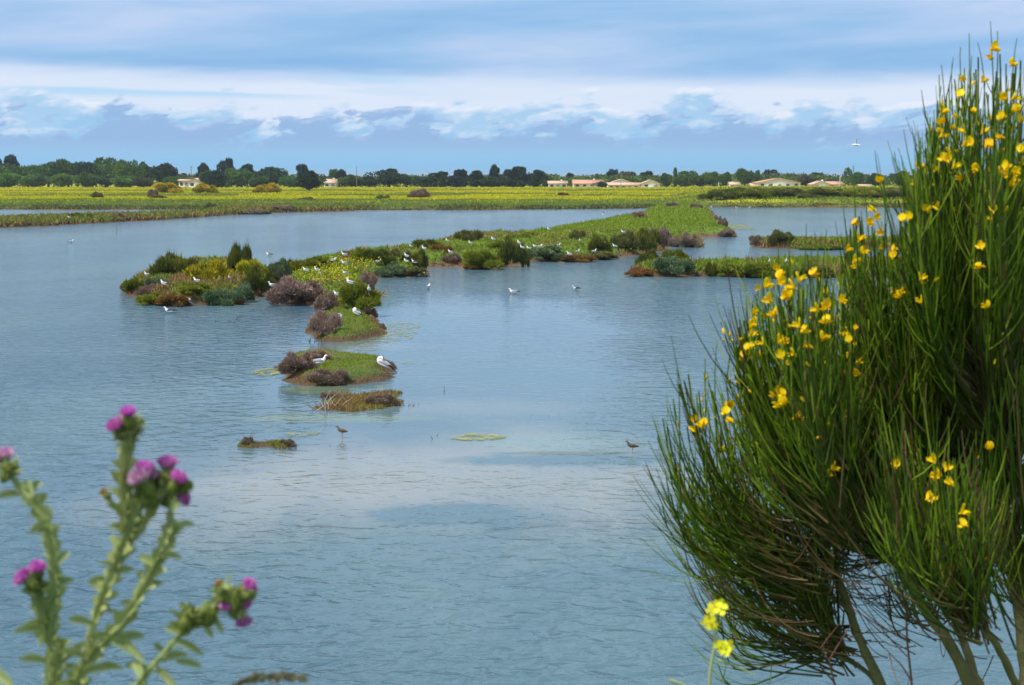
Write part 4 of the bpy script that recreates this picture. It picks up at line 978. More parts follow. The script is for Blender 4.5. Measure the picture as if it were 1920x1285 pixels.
for a in [
 (356,566,200,'dark backed gull preening at the knoll waterline','preen',3),(431,521,262,'gull facing the viewer below the tallest knoll bush'),(369,527,160,'gull resting on the flat green mound of the knoll','sit'),
 (276,515,180,'gull half hidden on the skyline near the knoll tip','sit'),(337,504,190,'gull among the dark bush branches on the knoll'),(307,532,150,'small white gull on the grey-green part of the knoll tip','sit'),
 (511,536,200,'gull tucked beside the largest brown bush','sit',2,.9),(574,507,170,'gull sitting beyond the yellow flowers, nearest the narrow dark bush','sit'),(594,506,160,'upper gull of the pair in the yellow flowers'),(601,515,250,'lower gull of the pair in the yellow flowers'),
 (646,478,180,'gull on the skyline above the yellow flowers','sit'),(625,488,0,'white gull at the back edge of the yellow flowers','sit'),(646,494,190,'gull in the middle of the yellow flowers','sit'),(648,513,200,'small gull low in the yellow flower patch','sit'),
 (656,530,160,'grey winged gull standing before the yellow flowers'),(632,552,165,'gull sitting with raised head beside the small brown bush','sit'),(692,544,270,'gull facing the viewer before the brownish bush','stand',2,.8),
 (709,491,20,'gull at the corner of the yellow flowers near the long mound','sit'),(739,488,180,'gull resting on the crest before the olive bush','sit'),(762,490,150,'lower gull beside the dark upright bush','sit'),
 (762,480,150,'upper gull standing beside the dark upright bush','stand',2,.9),(777,492,165,'slate backed gull in front of the dark upright bush','sit',3,1.2),(771,462,200,'gull on the crest behind the dark upright bush'),
 (795,466,160,'standing gull with grey wings on the causeway crest'),(839,451,180,'gull against the water on the causeway skyline'),(845,473,170,'gull lying on the slope of the rusty mound','sit'),
 (883,456,190,'gull resting below the spiky olive bush','sit'),(925,449,180,'standing gull on the crest past the spiky olive bush'),(973,455,130,'white gull over the biggest dark causeway bush','stand',2,.9),
 (979,464,160,'gull just beside the biggest dark causeway bush','stand',2,.9),(992,466,175,'first gull of the resting row past the biggest dark bush','sit'),(1003,462,160,'second gull of the resting row past the biggest dark bush','sit'),
 (1012,463,20,'third gull of the resting row past the biggest dark bush','sit'),(1047,460,20,'gull resting between yellow flowers and grey-green mound','sit'),(1088,452,240,'thin standing gull below the small olive crest bush'),
 (1068,477,175,'gull sitting on the flat rusty mound','sit'),(1114,471,0,'gull sitting at the end of the flat olive mound','sit'),(1169,436,190,'white gull resting on the green lawn','sit'),(1153,462,180,'tiny gull low in front of the dark lawn corner bush','sit'),
 (1029,430,180,'gull on the skyline where the green lawn begins'),(1443,490,265,'upright gull on the long islet near the broom'),(1474,490,275,'second upright gull on the long islet, behind the broom tips'),
 (130,408,180,'white gull on the thin spit by the dark bush','sit'),(1083,472,30,'small white gull behind the flat rusty mound','sit')]:
    gtop(*a)
gull(635,605,'preen',20,'plump preening gull beside the brown bush on the turf islet',2,group=GG, lift=-.1)
gull(667,592,'preen',160,'preening gull on the bare patch at the turf islet back',2,group=GG, lift=-.13)
gull(600,687,'sit',5,'gull resting in front of the brown bush on the near islet',2,group=GG)
gull(716,699,'preen',165,'nearest large gull preening its grey wing at the islet end',2,group=GG, scale=1.12)
gull(1605,272,'fly',170,'gull flying alone in the sky near the broom',3,Dm=95,tilt=-25)
gull(1133,402,'fly',160,'gull flying low over the far water by the lawn',2,Dm=190,tilt=20)
# waders
def wader(px, py, face, label):
    p = at(px, py, 0); e = empty('redshank', (p[0], p[1], -.03), R(face)); tag(e, label, 'wading bird')
    b = MB(); C = np.array([(-.14,0,.17),(-.09,0,.18),(-.03,0,.19),(.03,0,.195),(.065,0,.215),(.08,0,.25),(.095,0,.27),(.115,0,.272),(.125,0,.27)])
    b.loft(C, [.006,.022,.038,.040,.03,.018,.019,.014,.005], [.006,.024,.04,.042,.032,.018,.019,.015,.005], 12, fwd=np.array([0, 1., 0]))
    link('body', b.mesh('wader_body', M['wader'], True), e)
    bl = MB(); bl.loft([(-.07,0,.162),(-.02,0,.158),(.03,0,.165),(.06,0,.185)], [.012,.03,.03,.012], [.01,.02,.02,.01], 10, fwd=np.array([0, 1., 0])); link('belly', bl.mesh('wader_belly', M['wader_belly'], True), e)
    k = MB(); k.tubes([[(.12, 0, .27), (.15, 0, .267), (.175, 0, .262)]], [[.005, .003, .0015]], 5); link('beak', k.mesh('wader_beak', M['g_black'], True), e)
    for s in (-1, 1):
        l = MB(); l.tubes([[(.0, s*.012, .17), (-.015, s*.014, .09), (.005, s*.015, -.01)]], [[.007, .004, .0035]], 5); link('leg', l.mesh('wader_leg', M['red_leg'], True), e)
    e.scale = (1.15,)*3
wader(1185, 851, 180, 'brown red-legged wader standing in shallows near the broom')
wader(641, 822, 165, 'brown wader feeding in shallows beyond the slimed islet')

# ------------------------------------------------------------------ algae, sticks
def algae_mat():
    m, gg, out = mat_new('floating_algae')
    pos = gg.n('ShaderNodeNewGeometry').outputs['Position']
    n = gg.noise(gg.vm('MULTIPLY', pos, (1., .5, 1.)), 2.2, 5, .65, .5)
    t = gg.n('ShaderNodeAttribute', attribute_name='tone').outputs['Fac']
    c = gg.ramp(n, [(.3, (.12,.15,.04)), (.48, (.24,.26,.05)), (.65, (.36,.36,.08))])
    hole = gg.noise(gg.vm('MULTIPLY', pos, (1., .8, 1.)), 2.6, 6, .68, .9)
    a = gg.m('MULTIPLY', gg.ss(gg.m('ADD', hole, t), .44, .68), .8)
    pbr(gg, out, c, .5, .4, bump(gg, n, .03), Alpha=a); return m
M['algae'] = algae_mat()
def algae(px, py, rx, ry, dens, label, seed, res=.12):
    c0 = at(px, py); ex = abs(at(px+rx, py)[0]-c0[0]); ey = (at(px, py-ry)[1]-at(px, py+ry)[1])/2
    X, Y = np.meshgrid(np.linspace(-1.1, 1.1, 40)*ex, np.linspace(-1.1, 1.1, 50)*ey)
    r = np.hypot(X/ex, Y/ey); ang = np.arctan2(Y/ey, X/ex)
    edge = .62+.5*(fbm(np.cos(ang)*1.5+seed, np.sin(ang)*1.5, seed, 4)-.2)
    tone = np.clip((edge-r)*.7, -.6, .05)+(dens-.36)*.5
    k = tone > -.40; f = k[:-1, :-1]; idx = np.arange(X.size).reshape(X.shape)
    Q = np.stack([idx[:-1, :-1][f], idx[:-1, 1:][f], idx[1:, 1:][f], idx[1:, :-1][f]], 1)
    Z = .012+.012*fbm(X*3, Y*3, seed+5, 2)
    me = mesh_np('algae', np.stack([X.ravel()+c0[0], Y.ravel()+c0[1], Z.ravel()], 1), Q, M['algae'], tone.ravel(), smooth=True)
    tag(link('algae_mat', me), label, 'algae', kind=None)
algae(738, 622, 62, 26, .26, 'yellow-green algae film spreading from the turf islet corner', 5)
algae(503, 698, 36, 9, .42, 'yellowish algae tongue at the brown bush end of the islet', 8, .05)
algae(775, 681, 32, 7, .22, 'thin algae film beside the preening gull islet', 12, .05)
algae(566, 814, 42, 8, .30, 'curved dull green algae patch beyond the slimed islet', 19, .04)
algae(895, 820, 62, 8, .42, 'bright yellow-green algae strip in the open shallows', 23, .04)
algae(1372, 423, 34, 8, .40, 'yellow algae film off the far lawn corner', 29, .5)
algae(712, 556, 22, 16, .25, 'small algae film at the end of the causeway head', 37)
algae(690, 644, 70, 7, .2, 'brown-green algae streaks along the turf islet waterline', 41, .06)
def sticks(px, py, n, spread, hgt, mat, label, name='dead_twigs', lean=.5, r=.008, z=0.):
    p = at(px, py, z); e = empty(name, (p[0], p[1], z)); tag(e, label, 'twigs')
    for i in range(n):
        b = np.array([rng.normal(0, spread), rng.normal(0, spread*1.5), -.05]); d = unit(np.array([rng.normal(0, lean), rng.normal(0, lean), 1.])); L = hgt*(.5+rng.random())
        m_ = b+d*L*.5+rng.normal(0, .03, 3); mb = MB(); mb.tubes([np.stack([b, m_, b+d*L+rng.normal(0, .05, 3)*[1, 1, .3]])], [[r, r*.8, r*.3]], 4)
        link('twig', mb.mesh('twig', M[mat]), e)
sticks(578,640,7,.35,.22,'stick','row of dark twigs poking from water beside the brown bush islet',r=.018)
sticks(765,760,16,.30,.14,'stick','dark twigs in water off the mud islet end',lean=1.2,r=.010)
sticks(618,764,16,.22,.42,'palestick','bleached sticks leaning on the near edge of the mud islet',lean=.7,r=.013,z=.05)
sticks(818,822,4,.15,.14,'stick','few thin twigs in the water beside the bright algae strip',lean=.7,r=.009)
sticks(441,604,5,.25,.14,'stick','dark stubs in the water below the knoll',lean=.9,r=.025)
sticks(409,603,2,.15,.10,'stick','tiny dark stubs in the water near the slate backed gull',lean=.9,r=.02)
sticks(463,832,14,.1,.30,'stick','thin dry stalks on the end of the slimed islet',lean=.5,r=.006,z=.05)
sticks(540,836,16,.14,.2,'stick','tangled dry stalks at the slimed islet far end',lean=1.2,r=.006,z=.05)
sticks(832,734,2,.05,.2,'stick','lone thin twig standing in the calm water',lean=.2,r=.008)
sticks(1008,778,3,.12,.12,'stick','tiny twigs breaking the calm water surface',lean=.8,r=.008)
sticks(665,835,5,.35,.1,'stick','tiny dark stubs in the shallows beside the feeding wader',lean=.6,r=.008)
p = at(219, 438); mb = MB(); mb.tubes([[(0, 0, -.3), (.01, 0, .4), (.03, 0, .9)]], [[.03, .028, .02]], 6); tag(link('stake', mb.mesh('stake', M['pole']), None, Vector(p)), 'lone thin stake standing in far water', 'stake')
sticks(704,574,10,.35,.35,'stick','bare twigs over the water at the causeway head corner',lean=1.0,r=.012)

# ================================================================== foreground plants
def bez(P0, P1, P2, P3, k):
    t = np.linspace(0, 1, k)[None, :, None]
    return ((1-t)**3)*P0[:, None]+3*((1-t)**2)*t*P1[:, None]+3*(1-t)*t*t*P2[:, None]+t**3*P3[:, None]
# ---- broom
M['broom'] = veg('broom_shoots', [(0, (.03,.02,.01)), (.12, (.13,.08,.04)), (.24, (.24,.16,.08)), (.34, (.08,.085,.02)), (.5, (.042,.085,.008)), (.7, (.10,.18,.010)), (.88, (.22,.32,.018)), (1, (.34,.42,.04))], .12, 0, .45)
M['broomtrunk'] = simple('broom_bark', (.19,.18,.075), .8, .2, .25, 25., .01)
M['petal'] = veg('yellow_petals', [(0, (.66,.40,.0)), (.5, (.88,.60,.002)), (1, (.92,.70,.008))], .35, .15, .5)
def atda(px, py, Y):
    px = np.asarray(px, float); py = np.asarray(py, float); Y = np.broadcast_to(np.asarray(Y, float), px.shape)
    u = CY-py; dy = u*math.sin(TH)+F*math.cos(TH); dz = u*math.cos(TH)-F*math.sin(TH); t = Y/dy
    return np.stack([(px-CX)*t, Y, H+dz*t], -1)
CL = [ # base px,py,depth | tips: ridge points | spread below ridge px | depth spread | count | brownness
 ((1570,1090,2.95), [(1232,825),(1258,765),(1280,705),(1322,690),(1350,730),(1390,800)], 230, .16, 110, .14),
 ((1620,1010,2.75), [(1384,640),(1392,585),(1410,550),(1450,505),(1500,480),(1550,490),(1590,560)], 270, .24, 230, .08),
 ((1640,1010,3.05), [(1420,620),(1480,560),(1560,520),(1610,580)], 300, .24, 130, .10),
 ((1790,940,3.05), [(1585,440),(1598,402),(1640,405),(1690,425),(1740,440),(1790,450)], 320, .28, 290, .07),
 ((1860,800,2.85), [(1700,350),(1722,290),(1740,225),(1768,160),(1800,130),(1850,105),(1910,120),(1990,120)], 260, .28, 300, .04),
 ((1880,800,3.10), [(1735,380),(1780,250),(1860,200),(1950,180),(2050,200)], 330, .3, 240, .05),
 ((1610,1240,3.10), [(1322,1030),(1350,970),(1420,940),(1500,945),(1575,985)], 230, .22, 165, .22),
 ((1590,1150,3.0), [(1292,910),(1330,880),(1400,880),(1470,910)], 190, .2, 110, .22),
 ((1850,1185,2.60), [(1640,815),(1680,765),(1740,830),(1800,850),(1860,880)], 230, .2, 190, .22),
 ((1780,1040,3.1), [(1500,850),(1580,800),(1660,800),(1740,820)], 190, .22, 190, .26),
 ((1960,1160,2.8), [(1830,780),(1900,690),(1980,640),(2100,640)], 300, .3, 230, .18),
 ((1830,960,3.3), [(1590,660),(1650,620),(1750,580),(1850,540),(1960,520)], 300, .25, 260, .14),
 ((2000,1000,3.1), [(1960,300),(2050,200),(2150,220),(2300,330)], 420, .4, 220, .05),
 ((2060,1150,2.9), [(2000,700),(2150,640),(2300,700)], 320, .4, 130, .1),
 ((1760,1180,3.25), [(1650,1020),(1720,980),(1800,980),(1880,1000)], 130, .3, 50, .4),
]
broom_root = atda(1830, 1285, 3.0); gz = float(bank_h(np.array([broom_root[0]]), np.array([3.0]))[0])
broom = empty('broom_shrub', (broom_root[0], 3.0, gz))
tag(broom, 'tall broom bush with green rush-like shoots and yellow pea flowers, filling the near bank', 'bush')
OFF = np.array(broom.location)
shoots = MB(); tips_all = []; mid_all = []
for (bx, by, bd_), ridge, down, dsp, cnt, brn in CL:
    ridge = np.array(ridge, float); cnt = int(cnt*(.92 if by < 1060 else .66))
    u = rng.random(cnt)*(len(ridge)-1); i = u.astype(int); f = (u-i)[:, None]; T_ = ridge[i]*(1-f)+ridge[i+1]*f
    dn = rng.random(cnt)**1.25*down; ctr = ridge[:, 0].mean()
    tx = T_[:, 0]+rng.normal(0, 8, cnt)+(bx-T_[:, 0])*.1*(dn/down); ty = T_[:, 1]+dn+rng.normal(0, 10, cnt)
    dep = bd_+dsp*np.clip((fbm(tx*.014, ty*.007, 401, 3)-.5)*3.4, -1, 1)+rng.normal(0, dsp*.16, cnt)
    P3 = atda(tx, ty, dep)
    # shoots start spread over a woody zone below
    fr = rng.random(cnt); sx = bx+(tx-bx)*(.10+.38*fr)+rng.normal(0, 14, cnt); sy = by+(ty-by)*(.02+.30*fr**1.5)+rng.normal(0, 22, cnt)
    P0 = atda(sx, sy, bd_+(dep-bd_)*(.2+.5*fr))
    L = np.linalg.norm(P3-P0, axis=1)[:, None]
    P1 = P0+(P3-P0)*.30+np.stack([(P3-P0)[:, 0]*.30, (P3-P0)[:, 1]*.2, -L[:, 0]*.10], 1)
    P2 = P3-np.stack([rng.normal(0, .018, cnt)+(P3-P0)[:, 0]*.10, rng.normal(0, .02, cnt), L[:, 0]*.42], 1)
    C_ = bez(P0, P1, P2, P3, 9)
    tp = np.clip(rng.uniform(.38, .92, cnt)+.4*(fbm(tx*.01, ty*.006, 402, 3)-.5), .36, 1); dead = rng.random(cnt) < brn; tp[dead] = rng.uniform(.03, .24, dead.sum())
    tt = np.linspace(0, 1, 9)[None]; woody_shade = sstep(.35, .0, tt) if False else np.clip(1.15-tt*2.3, 0, 1)  # brown stem base, carried further up to put interior shade into the colour
    tone = tp[:, None]*(1-woody_shade)+(.26+.08*rng.random((cnt, 1)))*woody_shade
    shoots.tubes(C_-OFF, (.0019*(1-.6*tt)+.0008)*(.7+.6*rng.random((cnt, 1))), 3, tone)
    tips_all.append(C_[:, 4:-1].reshape(-1, 3)); 
    # side shoots
    for rep in range(7 if by < 1060 else 4):
        k = rng.integers(2, 8, cnt); base = C_[np.arange(cnt), k]; dirn = unit(C_[np.arange(cnt), k]-C_[np.arange(cnt), k-1])
        sidev = rng.normal(0, 1, (cnt, 3))*[1, .8, .25]
        d1 = unit(dirn+sidev*.42); Ls = (rng.uniform(.05, .22, cnt) if rep < 4 else rng.uniform(.02, .085, cnt))[:, None]*np.where(k > 6, .6, 1.)[:, None]
        Q3 = base+unit(d1+[0, 0, .55])*Ls
        S_c = bez(base, base+d1*Ls*.35, Q3-unit(dirn+sidev*.18+[0, 0, .8])*Ls*.3, Q3, 5)
        t2 = np.where(rng.random(cnt) < brn+.03, rng.uniform(.03, .24, cnt), rng.uniform(.4, 1., cnt))
        shoots.tubes(S_c-OFF, np.array([[.0016, .0015, .0013, .0010, .0006]])*(.7+.5*rng.random((cnt, 1))), 3, np.repeat(t2[:, None], 5, 1))
        tips_all.append(S_c[:, 3:].reshape(-1, 3))
# a few long single shoots that break the outline
lone = [(1641,283,1668,420),(1690,292,1740,470),(1857,40,1862,230),(1870,58,1868,240),(1817,62,1818,240),(1833,80,1846,260),(1801,88,1812,240),(1907,72,1895,240),(1765,122,1770,300),(1785,120,1795,300),(1822,105,1830,280),
 (1480,440,1482,600),(1512,420,1510,600),(1527,435,1520,600),(1270,688,1275,880),(1322,672,1326,860),(1345,640,1350,840),(1430,480,1437,640),(1715,250,1740,420),(1890,160,1885,300),(1233,815,1300,960),(1265,760,1310,920),(1600,310,1605,480),(1232,820,1290,950),
 (1655,330,1650,520),(1580,380,1600,560),(1620,350,1632,520),(1460,455,1470,640),(1550,430,1545,600)]
la = np.array(lone, float); k = len(la); dd = 2.8+rng.uniform(-.1, .15, k)
P3 = atda(la[:, 0], la[:, 1], dd); P0 = atda(la[:, 2]+rng.normal(0, 4, k), la[:, 3], dd); v = P3-P0
C_ = bez(P0-v*.5, P0+v*.1, P3-np.stack([rng.normal(0, .008, k)+v[:, 0]*.1, 0*dd, v[:, 2]*.3], 1), P3, 10)
shoots.tubes(C_-OFF, np.linspace(.0021, .0007, 10)[None]*np.ones((k, 1)), 4, np.full((k, 10), .6)*np.linspace(.9, 1.1, 10)[None]); tips_all.append(C_[:, 4:].reshape(-1, 3))
so = link('shoots', shoots.mesh('shoots', M['broom']), broom); so['kind'] = 'stuff'
# woody limbs
def limb(pts, r0, r1, name='branch'):
    P = np.array([atda(a, b, c) for a, b, c in pts]); n = len(P); t = np.linspace(0, n-1, 5*n); Q_ = np.stack([np.interp(t, range(n), P[:, i]) for i in range(3)], 1)
    for _ in range(4): Q_[1:-1] = (Q_[:-2]+2*Q_[1:-1]+Q_[2:])/4
    Q_ += np.cumsum(rng.normal(0, .0012, Q_.shape), 0); mb = MB(); mb.tubes((Q_-OFF)[None], np.linspace(r0, r1, len(t))[None]*(1+.08*rng.normal(size=len(t)))[None], 9); link(name, mb.mesh(name, M['broomtrunk'], True), broom)
rx_, ry_ = 1830, 2000
limb([(1800,1900,3.05),(1740,1500,3.05),(1660,1300,3.05),(1610,1190,3.05),(1575,1090,3.02),(1548,1010,3.),(1500,930,2.98)], .017, .004, 'trunk')
limb([(1830,1900,3.0),(1860,1450,2.95),(1830,1280,2.92),(1775,1190,2.9),(1725,1120,2.9),(1690,1040,2.9),(1640,950,2.9)], .019, .005, 'trunk')
limb([(1848,1420,2.96),(1846,1300,2.95),(1815,1200,3.),(1785,1130,3.05),(1760,1020,3.05),(1750,920,3.05)], .013, .005)
limb([(1860,1900,3.0),(1930,1400,3.0),(1915,1250,3.),(1900,1100,3.0),(1880,950,3.),(1850,800,2.98),(1840,640,2.98)], .018, .005, 'trunk')
limb([(1935,1450,2.98),(1925,1330,2.95),(1890,1230,2.85),(1840,1160,2.75),(1780,1100,2.68),(1720,1060,2.65)], .012, .004)
limb([(1690,1400,3.07),(1640,1285,3.1),(1600,1240,3.1),(1560,1235,3.1),(1490,1190,3.08),(1430,1120,3.05)], .007, .002)
limb([(1600,1150,3.05),(1560,1120,3.02),(1480,1050,3.),(1400,980,2.95)], .006, .002)
limb([(1950,1400,3.0),(2050,1150,3.05),(2080,900,3.1),(2100,700,3.1)], .016, .005, 'trunk')
# curved dry twigs under the crown
mb = MB()
tw = rng.uniform(0, 1, (110, 4)); px0 = 1480+420*tw[:, 0]; py0 = 960+280*tw[:, 1]
P0 = atda(px0, py0, 3.0+.4*(tw[:, 2]-.5)); L = .10+.20*tw[:, 3]; n = len(L); dv = unit(np.stack([-.9+rng.normal(0, .6, n), rng.normal(0, .4, n), .15+rng.normal(0, .3, n)], 1))
C_ = bez(P0, P0+dv*L[:, None]*.4+[0, 0, -.02], P0+dv*L[:, None]*.8, P0+dv*L[:, None]+np.stack([0*L, 0*L, L*.5], 1), 8)
mb.tubes(C_-OFF, np.linspace(.0016, .0006, 8)[None]*np.ones((n, 1)), 3, np.repeat(rng.uniform(.1, .28, (n, 1)), 8, 1)); o = link('twigs', mb.mesh('twigs', M['broom']), broom); o['kind'] = 'stuff'
mb = MB(); n = 620; w = rng.random((n, 4)); px0 = 1470+430*w[:, 0]; py0 = 1080-470*w[:, 1]*(.35+.65*w[:, 0]); P0 = atda(px0, py0, 3.12+.35*(w[:, 2]-.5)); L = .08+.18*w[:, 3]
dv = unit(np.stack([-.35+rng.normal(0, .45, n), rng.normal(0, .3, n), .8+rng.normal(0, .35, n)], 1)); C_ = bez(P0, P0+dv*L[:, None]*.35+rng.normal(0, .008, (n, 3)), P0+dv*L[:, None]*.7+rng.normal(0, .014, (n, 3)), P0+dv*L[:, None], 7)
mb.tubes(C_-OFF, np.linspace(.0019, .0007, 7)[None]*np.ones((n, 1)), 3, np.repeat(rng.uniform(.04, .30, (n, 1)), 7, 1)); o = link('inner_shade_wood', mb.mesh('inner_shade_wood', M['broom']), broom); o['kind'] = 'stuff'  # brown inner twigs, toned dark to stand in for shade inside the crown
# flowers
def pea_flower(seed, openness=1.):
    r = np.random.default_rng(seed); mb = MB()
    def petal(w, l, cup, M3, notch=0., tone=.6):
        nu, nv = 7, 6; V = []
        for j in range(nv):
            t = j/(nv-1)
            for i in range(nu):
                s = i/(nu-1)*2-1; ww = w*math.sin(math.pi*(.12+.80*t))**.6
                x = s*ww; y = l*t-(notch*l*.18*(1-abs(s))**2 if j == nv-1 else 0)-l*.12*s*s*t; z = cup*(s*s)*w*.8-cup*.12*l*math.sin(t*2.2)
                V.append(M3 @ Vector((x, y, z)))
        Q = [[j*nu+i, j*nu+i+1, (j+1)*nu+i+1, (j+1)*nu+i] for j in range(nv-1) for i in range(nu-1)]
        mb.add(np.array([tuple(v) for v in V]), Q, None, np.clip(tone+r.normal(0, .1, nu*nv), 0, 1))
    RX = lambda a: Matrix.Rotation(R(a), 3, 'X'); RY = lambda a: Matrix.Rotation(R(a), 3, 'Y'); RZ = lambda a: Matrix.Rotation(R(a), 3, 'Z')
    petal(.0095, .0195, .35, RX(62*openness+r.normal(0, 5)), 1., .7)                 # banner, upright
    for s in (-1, 1): petal(.0045, .0165, .5, RZ(-s*(14+10*openness)) @ RY(s*55) @ RX(4), 0., .5)   # wings
    petal(.0035, .016, -.9, RX(-22), 0., .35)                                           # keel
    mb.tubes([[(0, -.006, -.002), (0, -.001, 0), (0, .003, 0)]], [[.0014, .0026, .002]], 6, .1)
    return mb.mesh('flower', M['petal'], True)
FL = [pea_flower(i, o_) for i, o_ in enumerate((1., .9, 1.1, .7, .4, 1.))]
TA = np.concatenate(tips_all); tpx, tpy = pxof(TA)
FPX = [(1861,92),(1859,108),(1897,122),(1800,180),(1807,152),(1880,186),(1843,152),(1900,185),(1908,208),(1767,212),(1766,232),(1877,221),(1914,226),(1808,247),(1766,255),(1843,248),(1880,258),(1855,273),(1808,272),(1820,270),(1780,290),(1854,275),(1875,225),
 (1770,300),(1777,302),(1789,313),(1826,318),(1801,335),(1900,300),(1885,315),(1890,330),(1903,325),(1876,325),(1902,342),(1650,340),(1896,350),(1692,413),(1704,410),(1860,412),(1840,465),(1843,500),(1600,420),(1612,450),(1603,490),(1620,475),(1655,437),(1640,395),(1590,470),(1605,500),(1630,420),
 (1727,522),(1735,530),(1681,548),(1690,545),(1684,558),(1726,567),(1850,575),(1848,590),(1460,520),(1465,532),(1437,537),(1487,540),(1500,525),(1524,515),(1412,590),(1408,612),(1415,608),(1444,565),(1472,560),(1478,558),(1482,548),(1450,593),(1455,590),(1545,580),(1530,582),(1552,575),(1540,603),(1548,604),(1498,612),(1505,622),(1544,636),(1408,628),(1410,650),(1400,655),(1463,640),(1470,645),(1590,625),(1592,642),(1602,647),(1577,565),(1430,645),(1397,668),(1487,664),(1466,670),(1520,650),(1460,735),(1470,740),(1453,745),(1462,760),(1470,757),(1490,783),(1303,790),(1315,800),(1304,808),(1319,797),(1365,765),(1372,790),(1362,775),(1755,895),(1750,865),(1752,898),(1760,895),(1785,908),(1748,940),(1740,935),(1810,985),(1802,962),(1724,785),(1720,812),(1855,842),(1555,890),(1560,880),(1775,880),(1680,875),(1675,845)]
order = list(range(len(FPX)))
flowers_extra = MB()
cnt = 0
for q, (fx, fy) in enumerate(FPX):
    dpx = np.hypot(tpx-fx, tpy-fy); near = np.argsort(dpx)[:14]; cand = near[dpx[near] < 16]
    b = near[0] if not len(cand) else cand[np.argmin(TA[cand, 1])]
    Yd = TA[b, 1]-.012; p = atda(fx, fy, min(Yd, 3.0)) if dpx[b] > 2 else TA[b]
    if cnt < 100 and q % 5 != 4 or q in (4, 9):
        o = link('flower', FL[q % 6], broom, Vector(p-OFF)); o.rotation_euler = (R(rng.uniform(-10, 45)), R(rng.uniform(-25, 25)), R(rng.uniform(0, 360))); s_ = rng.uniform(.72, 1.0); o.scale = (s_,)*3; cnt += 1
    else:
        me = FL[q % 6]; n = len(me.vertices); co = np.zeros(n*3, np.float32); me.vertices.foreach_get('co', co); co = co.reshape(-1, 3)
        Rm = np.array(Matrix.Rotation(rng.uniform(0, 6.28), 3, 'Z') @ Matrix.Rotation(rng.uniform(0, .7), 3, 'X')); co = co@Rm.T*.85+p-OFF
        Q = np.array([list(pl.vertices) for pl in me.polygons]); flowers_extra.add(co, Q, None, .55)
# further blooms among the shoots
reg = ((tpx > 1385) & (tpx < 1620) & (tpy > 490) & (tpy < 720)) | ((tpx > 1700) & (tpy > 150) & (tpy < 400)) | ((tpx > 1590) & (tpx < 1680) & (tpy > 400) & (tpy < 520))
cf = np.argwhere(reg & (TA[:, 1] < 2.95))[:, 0]
for q, b in enumerate(rng.choice(cf, 80, replace=False)):
    me = FL[q % 6]; n = len(me.vertices); co = np.zeros(n*3, np.float32); me.vertices.foreach_get('co', co); co = co.reshape(-1, 3)
    Rm = np.array(Matrix.Rotation(rng.uniform(0, 6.28), 3, 'Z') @ Matrix.Rotation(rng.uniform(-.4, 1.1), 3, 'X')); co = co@Rm.T*rng.uniform(.45, .85)+TA[b]-OFF
    flowers_extra.add(co, np.array([list(pl.vertices) for pl in me.polygons]), None, rng.uniform(.2, .9))
# buds scattered on the shoot tips
nb_ = 330; sel = rng.choice(len(TA), nb_*4, replace=False); w_ = np.array([(tpx[i] < 1600 and 450 < tpy[i] < 860) or (tpy[i] < 420 and tpx[i] > 1700) or (tpx[i] > 1700 and rng.random() < .15) for i in sel]); sel = sel[w_][:nb_]
for i in sel:
    p = TA[i]-OFF; d_ = unit(np.array([rng.normal(0, .5), rng.normal(0, .5), .8])); Lb = rng.uniform(.008, .016)
    flowers_extra.tubes([[p, p+d_*Lb*.35, p+d_*Lb*.75, p+d_*Lb]], np.array([[.0010, .0034, .0028, .0006]])*rng.uniform(.6, 1.), 5, rng.uniform(.3, 1.))
o = link('blossoms', flowers_extra.mesh('blossoms', M['petal'], True), broom); o['kind'] = 'stuff'

# ---- bare reddish sapling under the broom
def bare(px, py, top, Y, label, seed, name='bare_sapling'):
    r = np.random.default_rng(seed); base = atda(px, py, Y); g0 = base.copy(); g0[2] = float(bank_h(np.array([base[0]]), np.array([Y]))[0])
    e = empty(name, tuple(g0)); tag(e, label, 'sapling'); t1 = atda(top[0], top[1], Y)
    def tube(P, r0, r1, nm):
        mb = MB(); mb.tubes([P-g0], np.linspace(r0, r1, len(P))[None], 5); link(nm, mb.mesh(nm, M['redtwig'], True), e)
    P = bez(g0[None], (g0+[.02, 0, .25])[None], (base*.6+t1*.4)[None], t1[None], 14)[0]; P[1:-1] += r.normal(0, .004, (12, 3)); tube(P, .006, .0015, 'stem')
    for k in range(11):
        b = P[5+k % 9]; a = r.choice([-1, 1]); L = r.uniform(.05, .14); d_ = unit(np.array([a*r.uniform(.4, 1), r.normal(0, .3), r.uniform(.4, 1.1)])); c_ = b+d_*L; tube(np.stack([b, b+d_*L*.5+r.normal(0, .005, 3), c_]), .0022, .0008, 'twig')
M['redtwig'] = simple('red_brown_bark', (.10,.05,.035), .7, .2, .2, 30.)
bare(1745, 1285, (1690, 1110), 2.7, 'bare reddish sapling between the broom trunks', 3)
bare(1650, 1285, (1540, 1215), 2.8, 'bare brown twiggy sapling at the foot of the broom', 5)

